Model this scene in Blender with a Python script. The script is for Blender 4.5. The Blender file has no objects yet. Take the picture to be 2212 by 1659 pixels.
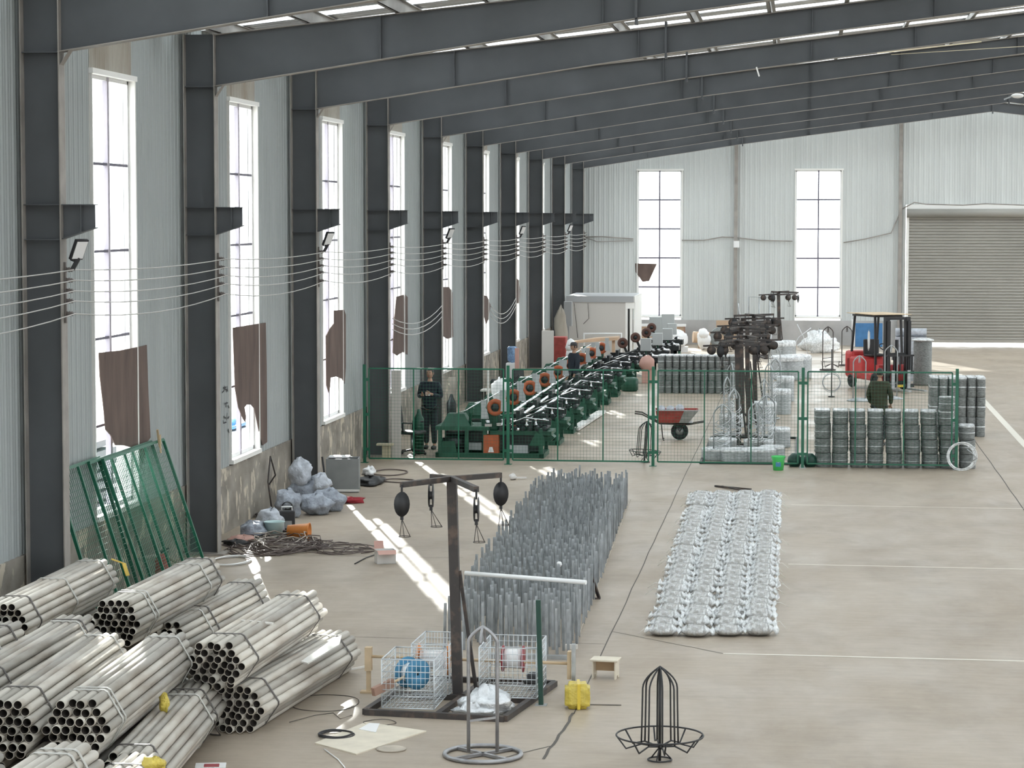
import bpy, bmesh, math, random
from mathutils import Vector, Matrix, Euler
R = random.Random(7)
PI = math.pi
sc = bpy.context.scene
# ------------------------------------------------------------ camera, sky, sun, exposure
CF, CP, CY, CR, CH = 5276.2, .0680, .1191, .0002, 5.044
cam_d = bpy.data.cameras.new('camera'); cam = bpy.data.objects.new('camera', cam_d)
sc.collection.objects.link(cam); sc.camera = cam
cam_d.sensor_fit = 'HORIZONTAL'; cam_d.sensor_width = 36.0; cam_d.lens = CF/2212*36.0
cam_d.clip_start = .5; cam_d.clip_end = 1500
cam.matrix_world = (Matrix.Translation((0, 0, CH)) @ Matrix.Rotation(CY, 4, 'Z')
                    @ Matrix.Rotation(PI/2-CP, 4, 'X') @ Matrix.Rotation(CR, 4, 'Z'))
sc.view_settings.view_transform = 'Standard'; sc.view_settings.look = 'None'
sc.view_settings.gamma = 1.0; sc.view_settings.use_curve_mapping = False
sc.view_settings.exposure = .72
sc.cycles.use_denoising = True
sc.cycles.max_bounces = 8; sc.cycles.diffuse_bounces = 5; sc.cycles.glossy_bounces = 3
sc.cycles.transparent_max_bounces = 16; sc.cycles.sample_clamp_indirect = 8.0
sc.cycles.caustics_reflective = False; sc.cycles.caustics_refractive = False
w = bpy.data.worlds.new('world'); sc.world = w; w.use_nodes = True
wn = w.node_tree; bg = wn.nodes['Background']
bg.inputs[0].default_value = (.95, .98, 1.0, 1); bg.inputs[1].default_value = 4.6
sun_d = bpy.data.lights.new('sun', 'SUN'); sun = bpy.data.objects.new('sun', sun_d)
sc.collection.objects.link(sun)
sun_d.energy = 6.0; sun_d.angle = math.radians(.55); sun_d.color = (1.0, .96, .90)
sun.rotation_euler = Vector((4.8, -16.0, -6.85)).to_track_quat('-Z', 'Y').to_euler()
sun.location = (-30, 120, 50)
def portal(name, loc, rot, sx, sy):
    d = bpy.data.lights.new(name, 'AREA'); d.shape = 'RECTANGLE'; d.size = sx; d.size_y = sy
    d.cycles.is_portal = True
    o = bpy.data.objects.new(name, d); sc.collection.objects.link(o); o.location = loc; o.rotation_euler = rot

# ------------------------------------------------------------ pixel -> world helpers (2212 x 1659)
def ray(px, py):
    dx, dy = px-1106, py-829.5
    cr, s_ = math.cos(CR), math.sin(CR)
    u = (cr*dx+s_*dy)/CF; v = (-s_*dx+cr*dy)/CF
    cp, sp = math.cos(CP), math.sin(CP)
    d = cp-sp*v; Z = -sp-cp*v
    c, s = math.cos(CY), math.sin(CY)
    return Vector((c*u-s*d, s*u+c*d, Z))
def fl(px, py, z=0.0):
    r = ray(px, py); t = (z-CH)/r.z; return Vector((r.x*t, r.y*t, z))
def aty(px, py, Y):
    r = ray(px, py); t = Y/r.y; return Vector((r.x*t, Y, CH+r.z*t))
def atx(px, py, X):
    r = ray(px, py); t = X/r.x; return Vector((X, r.y*t, CH+r.z*t))

# ------------------------------------------------------------ materials
def mat(name, col, rough=.7, metal=0.0, var=0.0, scale=5.0, bump=0.0, bscale=40.0, col2=None, cov=(.45, .6), alpha=1.0, spec=.5, trans=0.0, detail=4.0, stretch=None, emit=None):
    m = bpy.data.materials.new(name); m.use_nodes = True
    n = m.node_tree.nodes; l = m.node_tree.links; b = n['Principled BSDF']
    b.inputs['Roughness'].default_value = rough; b.inputs['Metallic'].default_value = metal
    b.inputs['Specular IOR Level'].default_value = spec
    b.inputs['Base Color'].default_value = (*col, 1)
    tc = n.new('ShaderNodeTexCoord'); src = tc.outputs['Object']
    if stretch:
        mp = n.new('ShaderNodeMapping'); mp.inputs['Scale'].default_value = stretch
        l.new(src, mp.inputs['Vector']); src = mp.outputs['Vector']
    if var > 0 or col2:
        nz = n.new('ShaderNodeTexNoise'); nz.inputs['Scale'].default_value = scale; nz.inputs['Detail'].default_value = detail
        l.new(src, nz.inputs['Vector'])
        rp = n.new('ShaderNodeValToRGB'); l.new(nz.outputs['Fac'], rp.inputs['Fac'])
        rp.color_ramp.elements[0].position = cov[0]; rp.color_ramp.elements[1].position = cov[1]
        if col2: c0, c1 = col, col2
        else:
            rp.color_ramp.elements[0].position = .3; rp.color_ramp.elements[1].position = .7
            c0 = tuple(max(0, c*(1-var)) for c in col); c1 = tuple(min(1, c*(1+var)) for c in col)
        rp.color_ramp.elements[0].color = (*c0, 1); rp.color_ramp.elements[1].color = (*c1, 1)
        l.new(rp.outputs['Color'], b.inputs['Base Color'])
    if bump > 0:
        nb = n.new('ShaderNodeTexNoise'); nb.inputs['Scale'].default_value = bscale; nb.inputs['Detail'].default_value = 3
        l.new(src, nb.inputs['Vector'])
        bp = n.new('ShaderNodeBump'); bp.inputs['Strength'].default_value = bump; bp.inputs['Distance'].default_value = .02
        l.new(nb.outputs['Fac'], bp.inputs['Height']); l.new(bp.outputs['Normal'], b.inputs['Normal'])
    if alpha < 1: b.inputs['Alpha'].default_value = alpha
    if trans: b.inputs['Transmission Weight'].default_value = trans
    return m

M = {}
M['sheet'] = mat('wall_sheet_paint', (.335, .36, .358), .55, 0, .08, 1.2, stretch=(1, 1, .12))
M['sheet_beige'] = mat('beige_sheet', (.34, .315, .27), .8, 0, col2=(.25, .21, .165), scale=2.2, cov=(.5, .75), stretch=(1, 1, .35))
M['steel_dark'] = mat('grey_steel_paint', (.078, .083, .090), .6, 0, .14, 1.1)
M['steel_flange'] = mat('primed_steel_flange', (.30, .275, .25), .6, 0, .2, 3)
M['roof'] = mat('roof_sheet', (.62, .63, .65), .36, .4, .12, 2.0)
M['skylight'] = mat('translucent_roof_panel', (.85, .88, .90), .3)
_n = M['skylight'].node_tree; _t = _n.nodes.new('ShaderNodeBsdfTranslucent'); _t.inputs[0].default_value = (.55, .585, .60, 1)
_x = _n.nodes.new('ShaderNodeMixShader'); _x.inputs[0].default_value = .6
_n.links.new(_n.nodes['Principled BSDF'].outputs[0], _x.inputs[1]); _n.links.new(_t.outputs[0], _x.inputs[2]); _n.links.new(_x.outputs[0], _n.nodes['Material Output'].inputs[0])
M['purlin'] = mat('galvanised_purlin', (.34, .33, .31), .5, .3, .15, 2)
M['frame_alu'] = mat('window_alu', (.72, .72, .72), .4, .2)
M['sill'] = mat('sill_white', (.80, .79, .76), .6)
M['bar'] = mat('window_rail', (.10, .09, .13), .5)
M['mullion'] = mat('window_mullion', (.36, .33, .38), .5)
M['black'] = mat('black_paint', (.018, .018, .02), .5)
M['rusty'] = mat('dark_rusty_steel', (.055, .048, .046), .6, .2, col2=(.13, .095, .075), scale=9, cov=(.5, .7))
M['galv'] = mat('galvanised_steel', (.40, .42, .43), .38, .75, .18, 8)
M['galv_bright'] = mat('bright_zinc', (.66, .68, .70), .3, .7, .12, 14, bump=.3, bscale=60)
M['green'] = mat('green_powder_coat', (.008, .115, .064), .4, 0, .1, 3)
M['white'] = mat('white_plastic', (.80, .80, .80), .5)

def floor_mat():
    m = bpy.data.materials.new('polished_concrete'); m.use_nodes = True
    n = m.node_tree.nodes; l = m.node_tree.links; b = n['Principled BSDF']
    tc = n.new('ShaderNodeTexCoord')
    def noise(scale, det, rough=.6, st=None, dist=0):
        mp = n.new('ShaderNodeMapping'); l.new(tc.outputs['Object'], mp.inputs['Vector'])
        if st: mp.inputs['Scale'].default_value = st
        z = n.new('ShaderNodeTexNoise'); z.inputs['Scale'].default_value = scale; z.inputs['Detail'].default_value = det
        z.inputs['Roughness'].default_value = rough; z.inputs['Distortion'].default_value = dist
        l.new(mp.outputs['Vector'], z.inputs['Vector']); return z.outputs['Fac']
    def ramp(f, p0, c0, p1, c1):
        r = n.new('ShaderNodeValToRGB'); l.new(f, r.inputs['Fac'])
        r.color_ramp.elements[0].position = p0; r.color_ramp.elements[1].position = p1
        r.color_ramp.elements[0].color = (*c0, 1); r.color_ramp.elements[1].color = (*c1, 1); return r.outputs['Color']
    def mul(a, c, f=1.0):
        x = n.new('ShaderNodeMix'); x.data_type = 'RGBA'; x.blend_type = 'MULTIPLY'; x.inputs[0].default_value = f
        l.new(a, x.inputs[6]); l.new(c, x.inputs[7]); return x.outputs[2]
    base = ramp(noise(.55, 6, .65, (1, .45, 1), .6), .32, (.352, .292, .228), .66, (.425, .362, .29))
    smear = ramp(noise(1.1, 6, .62, (.7, .45, 1), .35), .34, (.84, .83, .82), .50, (1, 1, 1))
    fine = ramp(noise(5, 8, .75, (.35, 1.6, 1)), .38, (.86, .85, .84), .60, (1.0, 1.0, 1.0))
    c = mul(mul(base, smear, .8), fine, .8)
    l.new(c, b.inputs['Base Color'])
    rr = n.new('ShaderNodeMapRange'); l.new(noise(.9, 5, .6, (1, .5, 1), .3), rr.inputs['Value'])
    rr.inputs['From Min'].default_value = .35; rr.inputs['From Max'].default_value = .65
    rr.inputs['To Min'].default_value = .34; rr.inputs['To Max'].default_value = .55
    l.new(rr.outputs['Result'], b.inputs['Roughness'])
    b.inputs['Specular IOR Level'].default_value = .24
    return m
M['floor'] = floor_mat()

def plaster_mat():
    m = mat('peeling_plaster', (.25, .225, .19), .9, 0)
    n = m.node_tree.nodes; l = m.node_tree.links; b = n['Principled BSDF']
    tc = n.new('ShaderNodeTexCoord')
    def nz(scale, det, st):
        mp = n.new('ShaderNodeMapping'); mp.inputs['Scale'].default_value = st; l.new(tc.outputs['Object'], mp.inputs['Vector'])
        z = n.new('ShaderNodeTexNoise'); z.inputs['Scale'].default_value = scale; z.inputs['Detail'].default_value = det
        l.new(mp.outputs['Vector'], z.inputs['Vector']); return z.outputs['Fac']
    def ramp(f, p0, c0, p1, c1):
        r = n.new('ShaderNodeValToRGB'); l.new(f, r.inputs['Fac'])
        r.color_ramp.elements[0].position = p0; r.color_ramp.elements[1].position = p1
        r.color_ramp.elements[0].color = (*c0, 1); r.color_ramp.elements[1].color = (*c1, 1); return r.outputs['Color']
    a = ramp(nz(2.6, 5, (1, .7, 1)), .35, (.20, .18, .155), .65, (.33, .30, .26))
    f = nz(3.2, 6, (1, 1.3, .75)); mk = ramp(f, .57, (0, 0, 0), .60, (1, 1, 1))
    x = n.new('ShaderNodeMix'); x.data_type = 'RGBA'; l.new(mk, x.inputs[0]); l.new(a, x.inputs[6])
    x.inputs[7].default_value = (.52, .46, .37, 1); l.new(x.outputs[2], b.inputs['Base Color'])
    return m
M['plaster'] = plaster_mat()
def glass_mat():
    m = bpy.data.materials.new('thin_window_glass'); m.use_nodes = True
    n = m.node_tree.nodes; l = m.node_tree.links; n.remove(n['Principled BSDF'])
    t = n.new('ShaderNodeBsdfTransparent'); t.inputs[0].default_value = (.93, .95, .95, 1)
    g = n.new('ShaderNodeBsdfGlossy'); g.inputs['Roughness'].default_value = .05; g.inputs[0].default_value = (1, 1, 1, 1)
    x = n.new('ShaderNodeMixShader'); x.inputs[0].default_value = .05
    l.new(t.outputs[0], x.inputs[1]); l.new(g.outputs[0], x.inputs[2]); l.new(x.outputs[0], n['Material Output'].inputs[0])
    return m
M['glass'] = glass_mat()
def film_mat(name, col, clear):
    m = bpy.data.materials.new(name); m.use_nodes = True
    n = m.node_tree.nodes; l = m.node_tree.links; b = n['Principled BSDF']
    b.inputs['Base Color'].default_value = (*col, 1); b.inputs['Roughness'].default_value = .18
    nb = n.new('ShaderNodeTexNoise'); nb.inputs['Scale'].default_value = 14; nb.inputs['Detail'].default_value = 4
    tc = n.new('ShaderNodeTexCoord'); l.new(tc.outputs['Object'], nb.inputs['Vector'])
    bp = n.new('ShaderNodeBump'); bp.inputs['Strength'].default_value = .9; bp.inputs['Distance'].default_value = .05
    l.new(nb.outputs['Fac'], bp.inputs['Height']); l.new(bp.outputs['Normal'], b.inputs['Normal'])
    t = n.new('ShaderNodeBsdfTransparent'); x = n.new('ShaderNodeMixShader')
    mr = n.new('ShaderNodeMapRange'); l.new(nb.outputs['Fac'], mr.inputs['Value'])
    mr.inputs['From Min'].default_value = .35; mr.inputs['From Max'].default_value = .65
    mr.inputs['To Min'].default_value = max(0, clear-.3); mr.inputs['To Max'].default_value = min(1, clear+.3)
    l.new(mr.outputs['Result'], x.inputs[0]); l.new(b.outputs[0], x.inputs[1]); l.new(t.outputs[0], x.inputs[2])
    l.new(x.outputs[0], n['Material Output'].inputs[0]); return m
M['film'] = film_mat('crinkled_clear_film', (.80, .81, .81), .58)
M['film_white'] = film_mat('bunched_white_film', (.92, .94, .95), .08)

# ------------------------------------------------------------ mesh builder
class MB:
    def __init__(s): s.v = []; s.f = []; s.sm = []
    def add(s, vs, fs, smooth=False, T=None):
        o = len(s.v)
        s.v += [tuple(T @ Vector(v)) for v in vs] if T is not None else [tuple(v) for v in vs]
        s.f += [tuple(i+o for i in f) for f in fs]; s.sm += [smooth]*len(fs); return s
    def box(s, x0, x1, y0, y1, z0, z1, T=None, b=0.0):
        if b > 0:
            bm = bmesh.new(); bmesh.ops.create_cube(bm, size=1)
            for v in bm.verts: v.co = Vector(((x0+x1)/2+v.co.x*(x1-x0), (y0+y1)/2+v.co.y*(y1-y0), (z0+z1)/2+v.co.z*(z1-z0)))
            bmesh.ops.bevel(bm, geom=bm.edges[:], offset=b, segments=2, affect='EDGES', profile=.5)
            bm.verts.index_update()
            s.add([v.co.copy() for v in bm.verts], [[v.index for v in f.verts] for f in bm.faces], False, T); bm.free(); return s
        return s.add([(x0,y0,z0),(x1,y0,z0),(x1,y1,z0),(x0,y1,z0),(x0,y0,z1),(x1,y0,z1),(x1,y1,z1),(x0,y1,z1)],
                     [(0,3,2,1),(4,5,6,7),(0,1,5,4),(1,2,6,5),(2,3,7,6),(3,0,4,7)], False, T)
    def bar(s, a, b, w, h=None, up=(0,0,1)):
        a = Vector(a); b = Vector(b); h = h or w; d = b-a; L = d.length
        if L < 1e-6: return s
        d = d/L; u = Vector(up)
        if abs(d.dot(u)) > .98: u = Vector((1,0,0))
        x = d.cross(u).normalized(); y = x.cross(d)
        T = Matrix(((x.x,y.x,d.x,a.x),(x.y,y.y,d.y,a.y),(x.z,y.z,d.z,a.z),(0,0,0,1)))
        return s.box(-w/2, w/2, -h/2, h/2, 0, L, T)
    def tube(s, pts, r, n=8, closed=False, cap=True, T=None):
        P = [Vector(p) for p in pts]; m = len(P)
        rs = r if isinstance(r, (list, tuple)) else [r]*m
        vs = []; fs = []; prev = None
        for i in range(m):
            if closed: t = (P[(i+1) % m]-P[i-1]).normalized()
            else: t = (P[min(i+1, m-1)]-P[max(i-1, 0)]).normalized()
            if prev is None:
                u = Vector((0,0,1)) if abs(t.z) < .9 else Vector((1,0,0)); x = t.cross(u).normalized()
            else:
                x = prev-t*prev.dot(t)
                x = x.normalized() if x.length > 1e-6 else t.orthogonal().normalized()
            prev = x; y = t.cross(x)
            for k in range(n):
                a = 2*PI*k/n; vs.append(P[i]+(x*math.cos(a)+y*math.sin(a))*rs[i])
        q = m if closed else m-1
        for i in range(q):
            j = (i+1) % m
            for k in range(n): fs.append((i*n+k, i*n+(k+1) % n, j*n+(k+1) % n, j*n+k))
        s.add(vs, fs, True, T)
        if cap and not closed:
            o = len(s.v)-len(vs)
            s.f += [tuple(o+k for k in range(n-1, -1, -1)), tuple(o+(m-1)*n+k for k in range(n))]; s.sm += [False, False]
        return s
    def lathe(s, prof, n=24, T=None, smooth=True, close=False):
        vs = []; fs = []; m = len(prof)
        for (r, z) in prof:
            for k in range(n): a = 2*PI*k/n; vs.append((r*math.cos(a), r*math.sin(a), z))
        q = m if close else m-1
        for i in range(q):
            j = (i+1) % m
            for k in range(n): fs.append((i*n+k, i*n+(k+1) % n, j*n+(k+1) % n, j*n+k))
        return s.add(vs, fs, smooth, T)
    def cyl(s, a, b, r, n=16): return s.tube([a, b], r, n)
    def torus(s, c, R_, r, n=32, k=8, T=None, tilt=None):
        pts = [Vector((R_*math.cos(2*PI*i/n), R_*math.sin(2*PI*i/n), 0)) for i in range(n)]
        if tilt is not None: pts = [tilt @ p for p in pts]
        return s.tube([Vector(c)+p for p in pts], r, k, closed=True, T=T)
    def prism(s, poly, z0, z1, T=None):
        n = len(poly)
        return s.add([(x, y, z0) for x, y in poly]+[(x, y, z1) for x, y in poly],
                     [tuple(range(n-1, -1, -1)), tuple(range(n, 2*n))]+[(i, (i+1) % n, n+(i+1) % n, n+i) for i in range(n)], False, T)
    def blob(s, c, rx, ry, rz, seed=0, amp=.15, n=14, m=9, freq=3.0, flat=True, T=None):
        rr = random.Random(seed); ph = [rr.uniform(0, 6.28) for _ in range(9)]
        vs = []; fs = []
        for j in range(m+1):
            t = PI*j/m
            for i in range(n):
                a = 2*PI*i/n
                d = 1+amp*(math.sin(freq*a+ph[0]+2*t)*.5+math.sin(2*freq*a+ph[1]-3*t)*.3+math.sin(freq*t*2+ph[2]+a)*.4)+rr.uniform(-amp, amp)*.35
                x = rx*math.sin(t)*math.cos(a)*d; y = ry*math.sin(t)*math.sin(a)*d; z = rz*math.cos(t)*d
                vs.append((c[0]+x, c[1]+y, max(c[2]+z, .004) if flat else c[2]+z))
        for j in range(m):
            for i in range(n): fs.append((j*n+i, (j+1)*n+i, (j+1)*n+(i+1) % n, j*n+(i+1) % n))
        return s.add(vs, fs, True, T)
    def mesh(s, name):
        me = bpy.data.meshes.new(name); me.from_pydata(s.v, [], s.f)
        me.polygons.foreach_set('use_smooth', s.sm); me.update(); return me
    def obj(s, name, m, parent=None, loc=None):
        me = s.mesh(name); me.materials.append(m if not isinstance(m, str) else M[m])
        o = bpy.data.objects.new(name, me); sc.collection.objects.link(o)
        if parent: o.parent = parent
        if loc: o.location = loc
        return o

def tag(o, label=None, cat=None, group=None, kind=None):
    if label: o['label'] = label
    if cat: o['category'] = cat
    if group: o['group'] = group
    if kind: o['kind'] = kind
    return o
def thing(name, label, cat, loc=(0,0,0), rz=0.0, group=None, kind=None):
    o = bpy.data.objects.new(name, None); o.empty_display_size = .1; sc.collection.objects.link(o)
    o.location = loc; o.rotation_euler = (0, 0, rz); return tag(o, label, cat, group, kind)
def dup(root, loc=None, rz=None, label=None, group=None, rot=None):
    def cp(o, par):
        c = o.copy(); sc.collection.objects.link(c)
        if par: c.parent = par
        for ch in KIDS.get(o.name, [x for x in o.children]): cp(ch, c)
        return c
    r = cp(root, None)
    if loc is not None: r.location = loc
    if rz is not None: r.rotation_euler = (0, 0, rz)
    if rot is not None: r.rotation_euler = rot
    if label: r['label'] = label
    if group: r['group'] = group
    return r
KIDS = {}
def RZ(a): return Matrix.Rotation(a, 4, 'Z')
def TR(x, y, z): return Matrix.Translation((x, y, z))

# ------------------------------------------------------------ the hall
BAY = 7.6; Y1 = 28.05; COLY = [Y1+BAY*i for i in range(-5, 10)]   # frames
YG = 97.5; YB = -11.0; XL = -9.22; XR = 23.6; XRIDGE = 7.17
ZE = 6.99
def raf_bot(x):
    if x > XRIDGE: x = 2*XRIDGE-x
    if x < -2.45: return 6.99+(x+8.71)*(7.925-6.99)/(6.26)
    return 7.925+(x+2.45)*(9.148-7.925)/9.62
def raf_top(x):
    if x > XRIDGE: x = 2*XRIDGE-x
    if x < -2.45: return 7.73+(x+8.71)*(8.385-7.73)/6.26
    return 8.385+(x+2.45)*(9.51-8.385)/9.62
def roof_z(x):
    xx = 2*XRIDGE-x if x > XRIDGE else x
    return raf_top(xx)+.22

# floor and ground outside
f = MB(); f.box(XL-.02, XR+.02, YB-.1, YG+.1, -.25, 0)
tag(f.obj('floor', 'floor'), 'smooth grey beige concrete floor of the hall', None, kind='structure')
M['outside'] = mat('pale_yard_concrete', (.55, .54, .52), .9)
g = MB(); g.box(-160, XL-.3, -160, 330, -.35, -.06).box(XL-.3, XR+.3, YG+.35, 330, -.35, -.03).box(XR+.3, 160, -160, 330, -.35, -.06).box(XL-.3, XR+.3, -160, YB-.3, -.35, -.06)
tag(g.obj('ground_outside', 'outside'), 'pale sunlit yard outside the hall', None, kind='structure')

# floor joints (cut lines): thin dark and pale strips lying in the floor
M['joint_dark'] = mat('dark_floor_joint', (.10, .09, .08), .9)
M['joint_pale'] = mat('pale_floor_joint', (.72, .68, .60), .8)
def strip_line(name, pts, w, m, z=.002):
    b = MB(); vs = []; fs = []
    P = [Vector((p[0], p[1], 0)) for p in pts]
    for i, p in enumerate(P):
        t = (P[min(i+1, len(P)-1)]-P[max(i-1, 0)]).normalized(); s_ = Vector((-t.y, t.x, 0))*w/2
        vs += [p-s_+Vector((0,0,z)), p+s_+Vector((0,0,z))]
    for i in range(len(P)-1): fs.append((2*i, 2*i+1, 2*i+3, 2*i+2))
    b.add(vs, fs); o = b.obj(name, m); tag(o, kind='structure'); return o
rj = random.Random(3)
def jag(p, q, n, a):
    p = Vector((p[0], p[1], 0)); q = Vector((q[0], q[1], 0)); d = (q-p); s_ = Vector((-d.y, d.x, 0)).normalized()
    return [p+d*i/n+s_*rj.uniform(-a, a) for i in range(n+1)]
strip_line('trim_2', jag((-2.30, 24.5), (-2.28, 97), 60, .008), .014, 'joint_dark')
strip_line('trim_3', jag((3.72, 18.0), (3.86, 56), 30, .008), .02, 'joint_dark')
strip_line('trim_4', [(4.86, 40), (4.9, 56), (4.97, 74), (5.0, 80)], .16, 'joint_pale')
for i, (yy, wd) in enumerate([(28.1, .06), (35.55, .055), (43.0, .05)]):
    strip_line('trim_%d' % (5+i), jag((-.9 if i == 0 else -.2, yy+.05), (11, yy-.25), 12, .008), wd, 'joint_pale')
strip_line('trim_8', jag((-2.3, 29.5), (-.9, 28.15), 8, .02), .014, 'joint_dark')
strip_line('trim_9', jag((-8.6, 28.9), (-2.3, 28.6), 16, .01), .012, 'joint_dark')
strip_line('trim_10', jag((-8.6, 35.6), (-5.0, 35.7), 12, .01), .012, 'joint_dark')
strip_line('trim_11', jag((-8.6, 43.3), (-2.3, 43.2), 12, .01), .012, 'joint_dark')
strip_line('trim_12', jag(fl(1240, 1540), fl(1172, 1640), 10, .012), .03, 'joint_dark')
strip_line('trim_13', jag(fl(1188, 1612), fl(1085, 1638), 7, .012), .018, 'joint_dark')

# walls
def rib_strip(b, u0, u1, zf0, zf1, place, pitch=.20, depth=.015, topw=.05):
    """corrugated sheet between u0..u1 (along the wall), zf0(u)..zf1(u); place(u, d, z) -> xyz"""
    us = [(u0, 0.0)]; k = math.ceil(u0/pitch)
    while k*pitch < u1-.001:
        c = k*pitch
        for du, d in ((0, 0), (.02, depth), (.02+topw, depth), (.04+topw, 0)):
            if u0 < c+du < u1: us.append((c+du, d))
        c2 = c+.13
        for du, d in ((0, 0), (.008, depth*.35), (.02, depth*.35), (.028, 0)):
            if u0 < c2+du < u1: us.append((c2+du, d))
        k += 1
    us.append((u1, 0.0))
    vs = []
    for (u, d) in us: vs += [place(u, d, zf0(u)), place(u, d, zf1(u))]
    b.add(vs, [(2*i, 2*i+2, 2*i+3, 2*i+1) for i in range(len(us)-1)])
WIN = [(Y1+BAY*(i+.5)-.92, Y1+BAY*(i+.5)+1.08) for i in range(-5, 9)]
WZ0, WZ1 = 1.13, 6.91
b = MB(); bb = MB(); prev = YB
pl = lambda u, d, z: (XL+d, u, z)
for (a, c) in WIN:
    rib_strip(b, prev, a, lambda u: 1.0, lambda u: 8.2, pl)
    rib_strip(bb, a, c, lambda u: WZ1, lambda u: 8.2, lambda u, d, z: (XL+.004+d*.6, u, z))
    prev = c
rib_strip(b, prev, YG, lambda u: 1.0, lambda u: 8.2, pl)
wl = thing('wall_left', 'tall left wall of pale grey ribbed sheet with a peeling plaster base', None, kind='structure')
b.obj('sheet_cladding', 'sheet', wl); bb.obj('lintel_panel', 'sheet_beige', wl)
# outer skin with openings + plaster base
o = MB(); prev = YB
for (a, c) in WIN:
    o.box(XL-.12, XL-.05, prev, a, 1.0, 8.2); o.box(XL-.12, XL-.05, a, c, WZ1, 8.2); prev = c
o.box(XL-.12, XL-.05, prev, YG, 1.0, 8.2); o.obj('outer_skin', 'sheet', wl)
d = MB(); d.box(XL-.22, XL+.035, YB, YG, 0, 1.04); prev = YB
d.obj('plaster_base', 'plaster', wl)

# gable wall with two windows and the shutter door
GW = [(-6.62, -4.88), (-.37, 1.42)]; GD = (4.06, 12.2, 5.20)
gable_top = lambda u: roof_z(u)+.05
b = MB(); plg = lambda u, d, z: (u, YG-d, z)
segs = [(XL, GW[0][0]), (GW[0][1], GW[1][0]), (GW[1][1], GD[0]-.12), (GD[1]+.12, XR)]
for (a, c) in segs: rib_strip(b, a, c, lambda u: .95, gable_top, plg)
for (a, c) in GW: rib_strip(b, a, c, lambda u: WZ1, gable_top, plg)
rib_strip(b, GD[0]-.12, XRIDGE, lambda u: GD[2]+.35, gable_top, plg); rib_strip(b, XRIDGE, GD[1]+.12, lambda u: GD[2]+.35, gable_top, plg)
wg = thing('wall_far', 'pale grey ribbed end wall below the roof ridge', None, kind='structure')
M['sheet_lit'] = mat('wall_sheet_paint_lit', (.56, .58, .57), .5, 0, .06, 1.2, stretch=(1, 1, .12)); b.obj('sheet_cladding', 'sheet_lit', wg)  # side wall sheet repeated lighter, with the end wall's light painted in
o = MB()
for (a, c) in segs: o.box(a, c, YG+.05, YG+.12, .9, 8.3)
for (a, c) in GW: o.box(a, c, YG+.05, YG+.12, WZ1, 8.3)
o.box(GD[0]-.12, GD[1]+.12, YG+.05, YG+.12, GD[2]+.35, 8.3); o.prism([(XL, 8.3), (XR, 8.3), (XR, 8.1), (XRIDGE, 10.0), (XL, 8.1)][::-1], 0, .07, Matrix.Translation((0, YG+.12, 0)) @ Matrix.Rotation(PI/2, 4, 'X'))
o.obj('outer_skin', 'sheet', wg)
M['plaster_grey'] = mat('grey_plaster', (.42, .41, .40), .9, 0, .12, 1.5)
d = MB()
for (a, c) in [(XL, GD[0]-.12), (GD[1]+.12, XR)]: d.box(a, c, YG-.05, YG+.22, 0, .98)
d.obj('plaster_base', 'plaster_grey', wg)
# right wall and wall behind the camera, both unseen, openings widened for light
b = MB(); M['far_side'] = mat('side_wall_sheet', (.50, .53, .54), .7)
for i in range(len(COLY)):
    y = COLY[i]; hw_ = .7 if y > 78 else 2.6; b.box(XR, XR+.1, y-hw_, y+hw_, 0, 8.1)  # unseen openings made wider at the far end to brighten the end wall
b.box(XR, XR+.1, YB, YG, 6.9, 8.1); b.box(XR, XR+.1, YB, YG, 0, 1.0)
tag(b.obj('wall_right', 'far_side'), 'right wall with openings widened for light', None, kind='structure')
b = MB(); b.box(XL, XR, YB-.1, YB, 5.2, 8.2); b.box(XL, -5, YB-.1, YB, 0, 5.2); b.box(18, XR, YB-.1, YB, 0, 5.2)
b.prism([(XL, 8.1), (XR, 8.1), (XRIDGE, 10.0)][::-1], 0, .07, Matrix.Translation((0, YB, 0)) @ Matrix.Rotation(PI/2, 4, 'X'))
tag(b.obj('wall_back', 'far_side'), 'wall behind the viewer', None, kind='structure')
portal('sky_portal_right', (XR+.02, (YB+YG)/2, 3.95), (0, PI/2, 0), 5.9, YG-YB)
portal('sky_portal_back', (6.5, YB-.05, 2.6), (PI/2, 0, 0), 23, 5.2)

# roof: sheets, purlins, rafters, columns
b = MB(); pitch = .30; y = YB-.3; vs = []; ys = []
while y < YG+.4:
    ys += [(y, 0), (y+.17, 0), (y+.20, .035), (y+.27, .035)]; y += pitch
xs = [XL-.4, XRIDGE, XR+.4]
for (yy, dz) in ys:
    for x in xs: vs.append((x, yy, roof_z(x)+dz))
rf = thing('roof', 'ribbed silver roof sheets above dark rafters', None, kind='structure')
def in_sky(y):
    q = ((y-Y1) % BAY); return (y > 86 and (q % 1.3) < .5) or any(a_ < q < b_ for a_, b_ in ((.5, 1.15), (2.0, 2.6), (3.5, 4.4), (5.0, 5.65), (6.4, 7.0)))  # extra unseen panels over the far bays, added to brighten the end wall
allf = [((3*i+k, 3*i+k+1, 3*i+k+4, 3*i+k+3), in_sky(ys[i][0])) for i in range(len(ys)-1) for k in (0, 1)]
b.add(vs, [q for q, t in allf if not t]); b.obj('roof_sheet', 'roof', rf)
b = MB(); b.add(vs, [q for q, t in allf if t]); b.obj('skylight_panel', 'skylight', rf)
b = MB(); x = -8.6
xs = []
while x < XRIDGE-.2: xs.append(x); x += 1.33
for x in xs+[2*XRIDGE-q for q in xs]:
    z = roof_z(x)
    b.box(x-.004, x+.004, YB, YG, z-.2, z-.002); b.box(x-.004, x+.06, YB, YG, z-.012, z-.002); b.box(x-.06, x+.004, YB, YG, z-.2, z-.19)
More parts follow.
